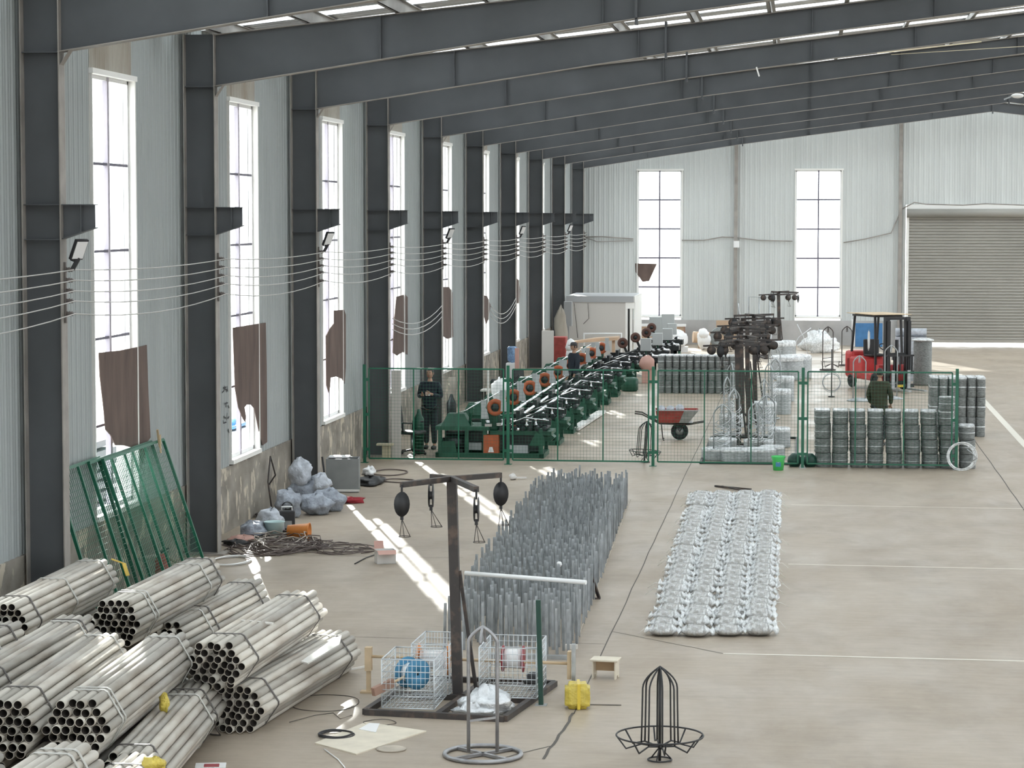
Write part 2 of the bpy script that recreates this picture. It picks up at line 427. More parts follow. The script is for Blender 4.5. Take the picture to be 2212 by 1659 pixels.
tag(b.obj('purlin', 'purlin'), 'thin grey purlins running the length of the roof', None, kind='structure')

def frame(y):
    r = thing('rafter_beam', None, None, kind='structure')
    web = MB(); fl_ = MB(); st = MB()
    xs = [-8.71, -2.45, XRIDGE, 2*XRIDGE+2.45, 2*XRIDGE+8.71]
    for a, c in zip(xs[:-1], xs[1:]):
        web.add([(a, y-.004, raf_bot(a)), (c, y-.004, raf_bot(c)), (c, y-.004, raf_top(c)), (a, y-.004, raf_top(a)),
                 (a, y+.004, raf_bot(a)), (c, y+.004, raf_bot(c)), (c, y+.004, raf_top(c)), (a, y+.004, raf_top(a))],
                [(0,1,2,3),(7,6,5,4),(0,4,5,1),(3,2,6,7)])
        for top in (0, 1):
            za = (raf_top(a) if top else raf_bot(a)); zc = (raf_top(c) if top else raf_bot(c)); s_ = 1 if top else -1
            fl_.add([(a, y-.1, za), (c, y-.1, zc), (c, y+.1, zc), (a, y+.1, za), (a, y-.1, za+s_*.012), (c, y-.1, zc+s_*.012), (c, y+.1, zc+s_*.012), (a, y+.1, za+s_*.012)],
                    [(0,1,2,3),(7,6,5,4),(0,4,5,1),(1,5,6,2),(2,6,7,3),(3,7,4,0)])
    for x in (-6.2, -4.3, -2.93, .1, 2.2, 4.9, XRIDGE):
        if x in (-4.3,): continue
        for xx in {x, 2*XRIDGE-x}: st.box(xx-.006, xx+.006, y-.09, y+.09, raf_bot(xx), raf_top(xx))
    for x in (-2.45, 2*XRIDGE+2.45, XRIDGE):
        st.box(x-.02, x+.02, y-.1, y+.1, raf_bot(x)-.09, raf_top(x)+.09)
    web.obj('beam_web', 'steel_dark', r); fl_.obj('beam_flange', 'steel_flange', r); st.obj('stiffener', 'steel_dark', r)
    for sgn in (0, 1):
        cpar = thing('steel_column', None, None, kind='structure')
        Tm = Matrix.Identity(4) if sgn == 0 else Matrix.Translation((2*XRIDGE, 0, 0)) @ Matrix.Scale(-1, 4, (1, 0, 0))
        X0, X1 = -9.14, -8.70
        w_ = MB(); w_.box(X0, X1, y-.005, y+.005, 0, 7.75, Tm)
        w_.box(X0, X1, y-.1, y+.1, 6.97, 6.985, Tm); w_.box(X0, X1, y-.1, y+.1, 5.19, 5.2, Tm); w_.box(X0, X1, y-.1, y+.1, 4.78, 4.79, Tm)
        w_.obj('column_web', 'steel_dark', cpar)
        w_ = MB(); w_.box(X0-.014, X0, y-.13, y+.13, 0, 7.75, Tm); w_.box(X1, X1+.014, y-.11, y+.11, 0, 7.75, Tm); w_.box(X0-.05, X1+.12, y-.2, y+.2, 0, .03, Tm)
        w_.obj('column_flange', 'steel_flange', cpar)
        w_ = MB(); w_.add([(X1+.014, y-.006, 4.80), (X1+.40, y-.006, 4.93), (X1+.40, y-.006, 5.19), (X1+.014, y-.006, 5.19),
                           (X1+.014, y+.006, 4.80), (X1+.40, y+.006, 4.93), (X1+.40, y+.006, 5.19), (X1+.014, y+.006, 5.19)],
                          [(0,1,2,3),(7,6,5,4),(0,4,5,1),(1,5,6,2),(2,6,7,3),(3,7,4,0)], False, Tm)
        w_.box(X1+.014, X1+.41, y-.08, y+.08, 5.19, 5.2, Tm); w_.box(X1+.24, X1+.25, y-.08, y+.08, 4.88, 5.19, Tm)
        w_.add([(X1+.014, y-.08, 4.80), (X1+.41, y-.08, 4.93), (X1+.41, y+.08, 4.93), (X1+.014, y+.08, 4.80), (X1+.014, y-.08, 4.79), (X1+.41, y-.08, 4.92), (X1+.41, y+.08, 4.92), (X1+.014, y+.08, 4.79)],
               [(0,1,2,3),(7,6,5,4),(0,4,5,1),(1,5,6,2),(2,6,7,3),(3,7,4,0)], False, Tm)
        w_.obj('bracket', 'steel_dark', cpar)
        # haunch gusset
        hg = MB(); hg.add([(X1+.014, y-.08, 6.83), (X1+.13, y-.08, raf_bot(X1+.16)-.01), (X1+.13, y+.08, raf_bot(X1+.16)-.01), (X1+.014, y+.08, 6.83)], [(0,1,2,3)], False, Tm)
        hg.obj('haunch_plate', 'steel_flange', cpar)
for y in COLY: frame(y)

# gable posts, shutter
M['shutter'] = mat('roller_shutter_paint', (.31, .298, .27), .5, .1, .08, .5)
def gpost(x, label):
    t = thing('gable_post', None, None, kind='structure')
    b = MB(); b.box(x-.07, x+.07, YG-.2, YG-.05, 0, roof_z(x)-.3); b.obj('post_web', 'steel_flange', t)
gpost(-2.72, ''); gpost(3.72, ''); gpost(12.9, '')
dr = thing('door_1', 'wide grey roller shutter nearly closed in the end wall', None, kind='structure')
b = MB(); z = .24; vs = []; zs = []
while z < GD[2]-.1:
    zs += [(z, 0), (z+.03, .028), (z+.075, .034), (z+.10, .028), (z+.118, 0)]; z += .118
for (zz, dd) in zs: vs += [(GD[0]-.05, YG-.06-dd, zz), (GD[1]+.05, YG-.06-dd, zz)]
b.add(vs, [(2*i, 2*i+1, 2*i+3, 2*i+2) for i in range(len(zs)-1)]); b.box(GD[0], GD[1], YG-.04, YG-.02, .2, GD[2]); b.obj('shutter_curtain', 'shutter', dr)
b = MB(); b.box(GD[0]-.05, GD[1]+.05, YG-.11, YG-.03, .14, .26); b.obj('bottom_rail', 'shutter', dr)
b = MB(); b.cyl((GD[0]-.1, YG-.22, GD[2]+.02), (GD[1]+.1, YG-.22, GD[2]+.02), .17, 20); b.obj('shutter_roll', 'shutter', dr)
b = MB(); b.box(GD[0]-.1, GD[0]-.0, YG-.14, YG-.02, 0, GD[2]+.05); b.box(GD[1], GD[1]+.1, YG-.14, YG-.02, 0, GD[2]+.05); b.obj('guide_rail', 'sill', dr)
b = MB(); b.box(GD[0]-.1, GD[1]+.1, YG-.1, YG-.02, GD[2]+.14, GD[2]+.36); b.obj('head_flashing', 'sill', dr)

# windows
def window(idx, place, wd, rows=5, vh=.045, hh=.018, vm='mullion'):
    """place(u, d, z): u across 0..wd, d depth outwards"""
    t = thing('window_%d' % idx, None, None, kind='structure')
    def bx(b, u0, u1, d0, d1, z0, z1):
        p = [place(u, d, z) for z in (z0, z1) for (u, d) in ((u0, d0), (u1, d0), (u1, d1), (u0, d1))]
        b.add(p, [(0,3,2,1),(4,5,6,7),(0,1,5,4),(1,2,6,5),(2,3,7,6),(3,0,4,7)])
    fr = MB(); bx(fr, 0, .05, .06, .12, WZ0, WZ1); bx(fr, wd-.05, wd, .06, .12, WZ0, WZ1); bx(fr, 0, wd, .06, .12, WZ1-.05, WZ1); bx(fr, 0, wd, .06, .12, WZ0, WZ0+.06)
    fr.obj('window_frame', 'frame_alu', t)
    mm = MB(); bx(mm, wd/2-vh, wd/2+vh, .055, .125, WZ0, WZ1); mm.obj('mullion', vm, t)
    h = (WZ1-WZ0)/rows; mu = MB()
    for k in range(1, rows): bx(mu, .03, wd-.03, .065, .115, WZ0+h*k-hh, WZ0+h*k+hh)
    mu.obj('glazing_bar', 'bar', t)
    gl = MB(); bx(gl, .04, wd-.04, .088, .092, WZ0+.04, WZ1-.04); gl.obj('glass_pane', 'glass', t)
    rv = MB(); bx(rv, -.03, .0, -.03, .2, WZ0-.02, WZ1+.02); bx(rv, wd, wd+.05, -.035, .2, WZ0-.02, WZ1+.02); bx(rv, -.05, wd+.08, -.05, .2, WZ1, WZ1+.07); rv.obj('window_reveal', 'sill', t)
    sl = MB(); bx(sl, -.02, wd+.06, -.06, .22, WZ0-.07, WZ0); sl.obj('window_sill', 'sill', t)
    return t
for i, (a, c) in enumerate(WIN):
    window(i+1, (lambda a: lambda u, d, z: (XL-d+.02, a+u, z))(a), c-a)
    portal('sky_portal', (XL-.16, (a+c)/2, (WZ0+WZ1)/2), (0, -PI/2, 0), WZ1-WZ0, c-a)
for i, (a, c) in enumerate(GW):
    window(len(WIN)+i+1, (lambda a: lambda u, d, z: (a+u, YG+d-.02, z))(a), c-a, vh=.028, hh=.03, vm='bar')
    portal('sky_portal', ((a+c)/2, YG+.2, (WZ0+WZ1)/2), (-PI/2, 0, 0), c-a, WZ1-WZ0)

OW = 'first second third fourth fifth sixth seventh eighth ninth tenth eleventh twelfth thirteenth fourteenth fifteenth sixteenth seventeenth eighteenth nineteenth'.split()
def ordw(i):
    if i < 19: return OW[i]
    t_ = (i+1)//10; u_ = (i+1) % 10
    return {2: 'twentieth', 3: 'thirtieth', 4: 'fortieth'}[t_] if u_ == 0 else {2: 'twenty-', 3: 'thirty-', 4: 'forty-'}[t_]+OW[u_-1]
# ------------------------------------------------------------ pipe bundles
def pipe_mat():
    m = mat('scaffold_pipe', (.57, .535, .475), .55, .1, col2=(.33, .27, .21), scale=3.0, cov=(.47, .70), stretch=(1, .35, 1))
    n = m.node_tree.nodes; l = m.node_tree.links; b = n['Principled BSDF']
    oi = n.new('ShaderNodeObjectInfo'); mr = n.new('ShaderNodeMapRange'); l.new(oi.outputs['Random'], mr.inputs['Value'])
    mr.inputs['To Min'].default_value = .55; mr.inputs['To Max'].default_value = 1.15
    vm = n.new('ShaderNodeVectorMath'); vm.operation = 'SCALE'
    src = b.inputs['Base Color'].links[0].from_socket; l.new(src, vm.inputs[0]); l.new(mr.outputs[0], vm.inputs['Scale']); l.new(vm.outputs[0], b.inputs['Base Color'])
    tc = n.new('ShaderNodeTexCoord')
    return m
M['pipe'] = pipe_mat()
M['strap'] = mat('steel_strap', (.10, .09, .085), .5, .4)
M['strap_pale'] = mat('pale_strap', (.50, .49, .46), .6)
PL = 3.35; PR = .0405
pm = MB(); n = 18; vs = []; fs = []
prof = [(PR, 0), (PR, PL), (PR-.006, PL), (PR-.006, 0)]
for (r, y) in prof:
    for k in range(n): a = 2*PI*k/n; vs.append((r*math.cos(a), y, r*math.sin(a)))
for i in range(4):
    j = (i+1) % 4
    for k in range(n): fs.append((i*n+k, i*n+(k+1) % n, j*n+(k+1) % n, j*n+k))
pm.add(vs, fs, True); pipe_mesh = pm.mesh('pipe'); pipe_mesh.materials.append(M['pipe'])
M['pipe_bore'] = mat('rusty_shaded_bore', (.035, .028, .024), .9); pipe_mesh.materials.append(M['pipe_bore'])  # dark rust plus the shade inside the pipes, both in the colour
for i_, pf in enumerate(pipe_mesh.polygons):
    if 2*n <= i_ < 3*n: pf.material_index = 1
pm2 = MB(); rr = PR*7*.99+.0
def hexring(y, r0, m):
    pts = []
    for k in range(6):
        a = PI/3*k
        for j in range(-1, 2): aa = a+j*.09; pts.append(Vector((math.cos(aa)*r0, y, math.sin(aa)*r0)))
    return pts
rng = random.Random(11)
def bundle(near, ang, z, label, jit=.06, flat=1.0, straps=((.35, 'strap'), (1.1, 'strap_pale'), (2.85, 'strap')), loose=0.0, rusty=None, group='strapped bundles of scaffold pipes'):
    t = thing('pipe_bundle', label, 'pipe bundle', (near[0], near[1], z), -math.radians(ang), group)
    p = PR*2+.0015
    for row in range(-3, 4):
        cnt = 7-abs(row)
        for i in range(cnt):
            x = (i-(cnt-1)/2)*p*(1+(1-flat)*.9); zz = row*p*.866*flat
            o = bpy.data.objects.new('pipe', pipe_mesh); sc.collection.objects.link(o); o.parent = t
            o.location = (x+rng.uniform(-loose, loose), rng.uniform(-jit, jit), zz)
            o.rotation_euler = (0, rng.uniform(0, 6.28), rng.uniform(-loose, loose)*.25)
    R0 = p*3+PR+.006
    for (y, mm) in straps:
        b = MB(); pts = []
        for k in range(6):
            for da in (-.16, .16):
                a = PI/3*k; c = Vector((math.cos(a)*p*3*(1+(1-flat)*.9), 0, math.sin(a)*p*3*flat)); aa = a+da*2.6
                pts.append(Vector((c.x+math.cos(aa)*(PR+.005), y, c.z+math.sin(aa)*(PR+.005))))
        vs = []; 
        for q in pts: vs += [q+Vector((0, -.016, 0)), q+Vector((0, .016, 0)), q*1.0+Vector((q.x*.02, .016, q.z*.02)), q+Vector((q.x*.02, -.016, q.z*.02))]
        nn = len(pts); fs = []
        for i in range(nn):
            j = (i+1) % nn
            for k in range(4): fs.append((4*i+k, 4*i+(k+1) % 4, 4*j+(k+1) % 4, 4*j+k))
        b.add(vs, fs); b.obj('strap', mm, t)
    return t
lo, hi = .30, .79
bundle((-8.27, 24.4), .2, hi, 'weathered strapped pipe bundle on top, nearest the wall, with a yellow tag', straps=((.42, 'strap'), (1.7, 'strap_pale'), (3.1, 'strap_pale')))
bundle((-7.26, 25.1), 2.0, .73, 'strapped pipe bundle on top in the back row, just right of the yellow tagged one', straps=((.5, 'strap_pale'), (.62, 'strap_pale'), (2.7, 'strap_pale'), (3.15, 'strap')))
bundle((-7.83, 25.85), .9, lo, 'low pipe bundle wedged under two others in the back row', straps=((.3, 'strap_pale'), (2.8, 'strap')))
bundle((-8.40, 24.25), 0, lo, 'lowest pipe bundle against the wall side of the stack', straps=((.3, 'strap'), (2.8, 'strap')))
bundle((-7.04, 26.25), 3.2, lo, 'long pale pipe bundle on the floor in the middle of the back row', straps=((.9, 'strap_pale'), (1.15, 'strap'), (3.0, 'strap')), jit=.1)
bundle((-5.64, 22.9), 2.6, .715, 'loosely fanned pipe bundle lying on top at the aisle side', straps=((.45, 'strap'), (2.95, 'strap')), jit=.09, loose=.006, flat=.9)
bundle((-5.50, 23.15), 6.0, .24, 'pipe bundle on the floor nearest the aisle with a white offcut on it', straps=((.4, 'strap'), (2.95, 'strap')), loose=.004, flat=.9)
bundle((-6.18, 23.35), 2, lo, 'pipe bundle mostly buried under the fanned one', straps=((.4, 'strap'), (2.8, 'strap')))
bundle((-5.62, 19.75), -4.0, lo, 'pipe bundle on the floor in the front row beside the aisle', straps=((.3, 'strap'), (2.75, 'strap'), (2.5, 'strap_pale')))
bundle((-6.05, 19.72), -1.6, .745, 'bright pipe bundle on top in the front row, with a full round of open ends', straps=((.42, 'strap_pale'), (.52, 'strap_pale'), (3.1, 'strap_pale')))
bundle((-6.63, 19.58), -2.2, .76, 'pipe bundle on top in the front row, with a rusty pipe along its side', straps=((.55, 'strap'), (3.15, 'strap_pale')))
bundle((-6.30, 19.7), -2.2, lo, 'buried pipe bundle under the two bright front ones', straps=((.4, 'strap'), (3.0, 'strap')))
bundle((-6.98, 19.9), -2.2, lo, 'buried pipe bundle on the floor in the front row', straps=((.4, 'strap'), (3.0, 'strap')))
bundle((-7.30, 20.7), -1.2, .74, 'grey pipe bundle on top in the front row with doubled end straps', straps=((.4, 'strap'), (2.9, 'strap_pale'), (3.0, 'strap')))
bundle((-7.98, 19.95), 2.0, hi, 'pipe bundle at the left edge, its far end bound by an arched strap', straps=((2.6, 'strap_pale'), (3.05, 'strap')))
bundle((-7.62, 20.2), 0, lo, 'floor level pipe bundle under the grey one', straps=((.4, 'strap'), (3.0, 'strap')))
bundle((-8.25, 20.2), 0, lo, 'floor level pipe bundle under the left edge', straps=((.4, 'strap'), (3.0, 'strap')))
bundle((-5.60, 14.45), 1.6, .82, 'pipe bundle at the bottom edge, its far end wrapped in white film', straps=((2.2, 'strap_pale'), (2.9, 'strap_pale'), (3.05, 'strap_pale')))
bundle((-5.46, 16.42), -1, lo, 'short lying pipe bundle at the bottom edge with a yellow wrapper', straps=((2.9, 'strap'),))
bundle((-6.20, 14.3), 0, .82, 'pipe bundle at the bottom left corner', straps=((2.9, 'strap_pale'),))
bundle((-6.10, 16.3), 0, lo, 'pipe bundle under the bottom left corner one', straps=((2.9, 'strap_pale'),))
M['yellow'] = mat('yellow_plastic', (.62, .49, .09), .35, 0, .15, 12, bump=.6)
M['tag_yellow'] = mat('ochre_tape', (.62, .43, .08), .6)
def plastic(loc, rx, ry, rz, seed, label, rz_=0, m='yellow'):
    b = MB(); b.blob((0, 0, 0), rx, ry, rz, seed, .25, 14, 9, flat=False); b.blob((rx*.4, -ry*.5, rz*.3), rx*.5, ry*.4, rz*.7, seed+1, .3, 10, 7, flat=False)
    o = b.obj('plastic_wrapper', m); o.location = loc; o.rotation_euler = (0, 0, rz_); return tag(o, label, 'wrapper')
p_ = fl(350, 1510, .66); plastic((p_.x+.02, p_.y, .62), .045, .05, .09, 5, 'small yellow plastic wrapper caught on the front pipe bundles')
p_ = fl(332, 1645, .62); plastic((p_.x, p_.y, .60), .10, .06, .06, 9, 'bright yellow plastic wrapper on the bundle at the bottom edge')
b = MB(); p_ = Vector((-8.02, 27.60, 1.06)); b.bar(p_, p_+Vector((.14, .02, -.05)), .035, .012); b.bar(p_+Vector((.14, .02, -.05)), p_+Vector((.20, -.02, -.19)), .05, .012)
tag(b.obj('tape_tag', 'tag_yellow'), 'ochre yellow tape hanging off the end of the wall side bundle', 'tape')
M['board_pale'] = mat('pale_board', (.68, .66, .62), .7, 0, .08, 4)
b = MB(); q = [fl(650, 1428, .52), fl(722, 1378, .52), fl(738, 1372, .52), fl(733, 1392, .52), fl(665, 1432, .52)]
b.prism([(v.x, v.y) for v in q][::-1], .505, .52); tag(b.obj('board_offcut', 'board_pale'), 'white board offcut lying on the aisle side pipe bundle', 'board')
b = MB(); a_ = fl(520, 1341, .93); c_ = fl(590, 1347, .93); b.bar(a_, c_, .03, .02); tag(b.obj('wood_batten', 'board_pale'), 'short white batten lying across the fanned pipe bundle', 'batten')
M['red'] = mat('red_paint', (.42, .03, .035), .45, 0, .15, 6)
# small red bottle jack behind the bundles
t = thing('fire_extinguisher', 'small red cylinder standing behind the pipe bundles by the green panels', 'extinguisher', tuple(fl(350, 1262)))
b = MB(); b.lathe([(0, 0), (.085, 0), (.09, .03), (.09, .34), (.05, .41), (.02, .43), (0, .43)], 20); b.obj('body', 'red', t)
b = MB(); b.cyl((0, 0, .42), (0, 0, .47), .018, 10).bar((0, 0, .47), (.10, 0, .50), .02).bar((0, 0, .455), (.09, 0, .45), .015); b.obj('valve', 'black', t)
b = MB(); b.tube([fl(395, 1225)+Vector((0, 0, .02)), fl(350, 1245)+Vector((0, 0, .32)), fl(300, 1275)+Vector((0, 0, .42))], .025, 8); tag(b.obj('loose_tube', 'pipe'), 'pale loose tube leaning behind the back row of bundles', 'tube')
# strap tail on the floor
b = MB(); P = [fl(462, 1556, .30), fl(468, 1575, .12), fl(476, 1588, .01), fl(460, 1587, .012), fl(440, 1582, .02), fl(425, 1575, .08)]
b.tube(P, .008, 6); tag(b.obj('loose_strap', 'strap'), 'loose end of dark strap curling onto the floor beside the bundles', 'strap')

# ------------------------------------------------------------ field of standing steel posts
M['post'] = mat('grey_channel_post', (.40, .425, .44), .45, .35, .3, 6)
_m = M['post']; _n = _m.node_tree; _oi = _n.nodes.new('ShaderNodeObjectInfo'); 
pb = MB(); H_ = .575; w_ = .017
pb.box(-w_, w_, -.0015, .0015, 0, H_).box(-w_, -w_+.003, -.013, .0015, 0, H_).box(w_-.003, w_, -.013, .0015, 0, H_)
post_mesh = pb.mesh('steel_stake'); post_mesh.materials.append(M['post'])
FLn, FRn, BRn, BLn = Vector((-4.17, 28.1, 0)), Vector((-2.62, 27.85, 0)), Vector((-3.11, 43.55, 0)), Vector((-4.62, 44.1, 0))
cand = []; NC = 13; NR = 66; pr_ = random.Random(5)
for r_ in range(NR):
    for c_ in range(NC):
        u = (c_+(.5 if r_ % 2 else 0))/(NC-.5); v = r_/(NR-1)
        saw = ((u*4.999) % 1.0)
        if v > 1-.12*(1-saw): continue
        if pr_.random() < (.04 if v > .12 else .22): continue
        p = (FLn*(1-u)+FRn*u)*(1-v)+(BLn*(1-u)+BRn*u)*v
        cand.append(((r_, c_), Vector((p.x+pr_.uniform(-.012, .012), p.y+pr_.uniform(-.03, .03), 0)), pr_.uniform(-.035, .035), pr_.uniform(-.03, .03), pr_.uniform(-.4, .4), pr_.uniform(.93, 1.04)))
rest = MB()
for i, (r_, p, ax, ay, az, hs) in enumerate(cand):
    if i < 300:
        o = bpy.data.objects.new('steel_stake', post_mesh); sc.collection.objects.link(o); o.location = p; o.rotation_euler = (ax, ay, az); o.scale = (1, 1, hs)
        tag(o, 'grey upright steel stake, %s from the left in the %s row from the near end' % (ordw(r_[1]), ordw(r_[0])), 'stake', 'grey steel stakes standing in the near rows')
    else:
        T = Matrix.Translation(p) @ Euler((ax, ay, az)).to_matrix().to_4x4() @ Matrix.Scale(hs, 4, (0, 0, 1))
        rest.add([v for v in pb.v], pb.f, False, T)
tag(rest.obj('steel_stakes', 'post'), 'dense field of grey steel stakes standing upright beyond the near rows', 'stakes', kind='stuff')
# white tube lying on the stakes
M['pvc'] = mat('white_pvc', (.86, .87, .87), .35)
b = MB(); zt = .605; a_ = fl(1005, 1238, zt); c_ = fl(1266, 1258, zt); d_ = (c_-a_).normalized()
b.tube([a_, c_], .028, 16); tag(b.obj('white_tube', 'pvc'), 'long white plastic tube lying across the tops of the steel stakes', 'tube')
b = MB(); a_ = fl(1290, 1292)+Vector((.03, -.05, .0)); c_ = a_+Vector((-.13, -.12, .42)); b.bar(a_, c_, .05, .006); b.bar(a_+Vector((.0, .02, 0)), c_+Vector((0, .02, 0)), .006, .05)
b.box(a_.x-.08, a_.x+.02, a_.y-.05, a_.y+.04, 0, .012); tag(b.obj('angle_iron', 'rusty'), 'dark angle iron propped against the right edge of the stakes', 'angle iron')
b = MB(); c_ = fl(1208, 1215, .60); b.lathe([(.02, -.02), (.03, .0), (.034, .03), (.02, .045), (0, .045)], 14, TR(c_.x, c_.y, .565)); b.torus((c_.x+.01, c_.y-.01, .575), .022, .008, 14, 6)
tag(b.obj('tape_roll', 'white'), 'small white tape roll lying on top of the steel stakes', 'tape')
# shadowed batten along the right foot of the stakes
M['wood'] = mat('pale_timber', (.60, .46, .30), .7, 0, .12, 6, stretch=(1, .2, 1))
M['wood_dull'] = mat('grey_timber', (.45, .40, .33), .8, 0, .15, 6)
b = MB(); b.bar(fl(1362, 1080)+Vector((0, 0, .006)), fl(1246, 1385)+Vector((0, 0, .006)), .012, .014); tag(b.obj('floor_batten', 'wood_dull'), 'thin batten laid on the floor along the right side of the stakes', 'batten')
b = MB(); a_ = fl(1060, 1422)+Vector((0,0,.0)); c_ = fl(1232, 1428); b.box(a_.x, c_.x, a_.y, a_.y+.08, 0, .045)
tag(b.obj('floor_plank', 'galv'), 'grey steel channel lying in front of the stakes', 'channel')

# ------------------------------------------------------------ film wrapped wire packs on the floor
M['wirepack'] = mat('grey_wire_pack', (.36, .345, .32), .5, .2, .25, 20, bump=.5)
wp = MB(); body = [(.0, -.17), (.045, -.17), (.085, -.14), (.10, -.08), (.10, .08), (.085, .14), (.045, .17), (0, .17)]
Tx = Matrix.Rotation(PI/2, 4, 'Y')
wp.lathe(body, 14, TR(0, 0, .082) @ Matrix.Scale(.80, 4, (0, 0, 1)) @ Tx); roll_mesh = wp.mesh('wire_roll'); roll_mesh.materials.append(M['wirepack'])
fm = MB(); film = [(.0, -.21), (.04, -.205), (.07, -.17), (.108, -.11), (.112, 0), (.108, .11), (.07, .17), (.04, .205), (0, .21)]
fm.lathe(film, 16, TR(0, 0, .088) @ Matrix.Scale(.80, 4, (0, 0, 1)) @ Tx); film_mesh = fm.mesh('film'); film_mesh.materials.append(M['film'])
def tail(seed):
    r2 = random.Random(seed); b = MB(); 
    vs = []; k = 9
    for i in range(k):
        a = 2*PI*i/k
        vs += [(.13, .085*math.cos(a)*r2.uniform(.8, 1.2), .09+.082*math.sin(a)), (.205, .022*math.cos(a), .08+.022*math.sin(a)), (.25+r2.uniform(-.02, .03), .075*math.cos(a)*r2.uniform(.7, 1.4), max(.006, .078+.065*math.sin(a)*r2.uniform(.7, 1.3)))]
    fs = []
    for i in range(k):
        j = (i+1) % k
        for q in (0, 1): fs.append((3*i+q, 3*j+q, 3*j+q+1, 3*i+q+1))
    b.add(vs, fs, True); m_ = b.mesh('film_twist'); m_.materials.append(M['film_white']); return m_
tails = [tail(i) for i in range(4)]
qFL, qFR, qBR, qBL = fl(1400, 1372), fl(1672, 1372), fl(1682, 1078), fl(1492, 1076)
fr = random.Random(21)
M['tie'] = mat('white_tie', (.80, .80, .76), .5)
NRW = 29
for r_ in range(NRW):
    v = r_/(NRW-1)
    for c_ in range(4):
        u = (c_+.5)/4
        p = (qFL*(1-u)+qFR*u)*(1-v)+(qBL*(1-u)+qBR*u)*v
        wd_ = ((qFR-qFL).length*(1-v)+(qBR-qBL).length*v)/4
        nm = ['in the left column', 'in the second column', 'in the third column', 'in the right column'][c_]
        t = thing('wire_pack', 'film wrapped wire pack, '+ordw(r_)+' from the near end '+nm.replace('left', 'stake side').replace('right', 'aisle side'), 'wire pack', (p.x+fr.uniform(-.02, .02), p.y+fr.uniform(-.05, .05), 0), fr.uniform(-.12, .12), 'film wrapped wire packs '+nm.replace('left', 'stake side').replace('right', 'aisle side'))
        s_ = wd_/.46; t.scale = (s_, s_*fr.uniform(2.1, 2.5), fr.uniform(.72, .95))
        for nm2, me in (('wire_roll', roll_mesh), ('film', film_mesh)):
            o = bpy.data.objects.new(nm2, me); sc.collection.objects.link(o); o.parent = t
        for s2 in (0, 1):
            o = bpy.data.objects.new('film_twist', tails[fr.randrange(4)]); sc.collection.objects.link(o); o.parent = t; o.rotation_euler = (0, 0, PI*s2)
        if (c_ in (0, 3)) and fr.random() < .55:
            sg = -1 if c_ == 0 else 1; L_ = fr.uniform(.12, .26)
            b = MB(); b.tube([(sg*.2, 0, .08), (sg*(.2+L_*.5), fr.uniform(-.02, .04), .10), (sg*(.2+L_), fr.uniform(-.06, .03), .02)], .0035, 5); b.obj('tie_end', 'tie', t)
b = MB(); a_ = fl(1545, 1052); c_ = fl(1622, 1058); b.bar(a_+Vector((0, 0, .02)), c_+Vector((0, -.1, .02)), .05, .03); b.bar(fl(1560, 1054)+Vector((0, 0, .03)), fl(1600, 1062)+Vector((0, 0, .03)), .03, .03)
tag(b.obj('dark_offcut', 'rusty'), 'dark rusty steel strip lying just beyond the wire packs', 'steel strip')

# ------------------------------------------------------------ pulley stand with base frame
SX, SY = -3.585, 25.17
t = thing('pulley_stand', 'tall dark steel stand with four arms and hanging pulleys in front of the stakes', 'pulley stand', (SX, SY, 0))
def rel(v): return Vector(v)-Vector((SX, SY, 0))
TOP = Vector((-.06, 0, 2.30))
b = MB(); b.bar((0, 0, .05), TOP, .10, .10, up=(0, 1, 0)); b.obj('column', 'rusty', t)
b = MB(); b.bar((.02, -.0, 1.35), (.18, .10, .08), .035); b.obj('brace', 'rusty', t)
tips = [fl(868, 1047, 2.33), fl(1082, 1026, 2.33), fl(1029, 1057, 2.33), fl(931, 1029, 2.33)]
for k, tp in enumerate(tips):
    e = rel(tp); b = MB(); b.bar(TOP+Vector((0, 0, .02)), e, .055, .055); b.obj('arm', 'rusty', t)
    side = k in (0, 1)
    w2, h2 = ((.095, .155) if side else (.035, .17))
    c = e+Vector((0, 0, -.20)); pu = MB()
    ax = Vector((0, 1, 0)) if side else Vector((1, 0, 0))
    Tm = Matrix.Translation(c) @ (Matrix.Rotation(PI/2, 4, 'X') if side else Matrix.Rotation(PI/2, 4, 'Y')) 
    for dz in (-.022, .018):
        pu.lathe([(0, dz), (.085, dz), (.088, dz+.004), (0, dz+.004)], 20, Tm @ Matrix.Scale(1.45, 4, (0, 1, 0) if side else (1, 0, 0)) @ Matrix.Scale(.9, 4, (1, 0, 0) if side else (0, 1, 0)))
    pu.lathe([(.05, -.016), (.04, 0), (.05, .016), (0, .016)], 18, Tm)
    pu.bar(e, c+Vector((0, 0, .10)), .02); pu.bar(c+Vector((0, 0, -.1)), c+Vector((0, 0, -.16)), .03)
    p2 = pu.obj('pulley_block', 'black', t)
    wg_ = MB(); g0 = c+Vector((0, 0, -.15)); g1 = g0+Vector((.03 if k != 3 else .06, -.01, -.18))
    rg = .06
    for a in (0, 2.1, 4.2): wg_.tube([g0, g1+Vector((rg*math.cos(a+.6), rg*math.sin(a+.6), 0))], .004, 5)
    wg_.torus(g1, rg, .004, 20, 5); wg_.obj('wire_guide', 'rusty', t)
b = MB()
cs = [Vector((-4.40, 24.2, .03)), Vector((-2.95, 24.03, .03)), Vector((-2.64, 25.95, .03)), Vector((-4.16, 26.1, .03))]
cs = [v-Vector((SX, SY, 0)) for v in cs]
for i in range(4): b.bar(cs[i], cs[(i+1) % 4], .06, .06)
m0 = cs[0].lerp(cs[1], .52); m1 = cs[3].lerp(cs[2], .5); b.bar(m0, m1, .06, .055); b.bar(cs[0].lerp(cs[3], .5), cs[1].lerp(cs[2], .5), .08, .055)
b.obj('base_frame', 'rusty', t)

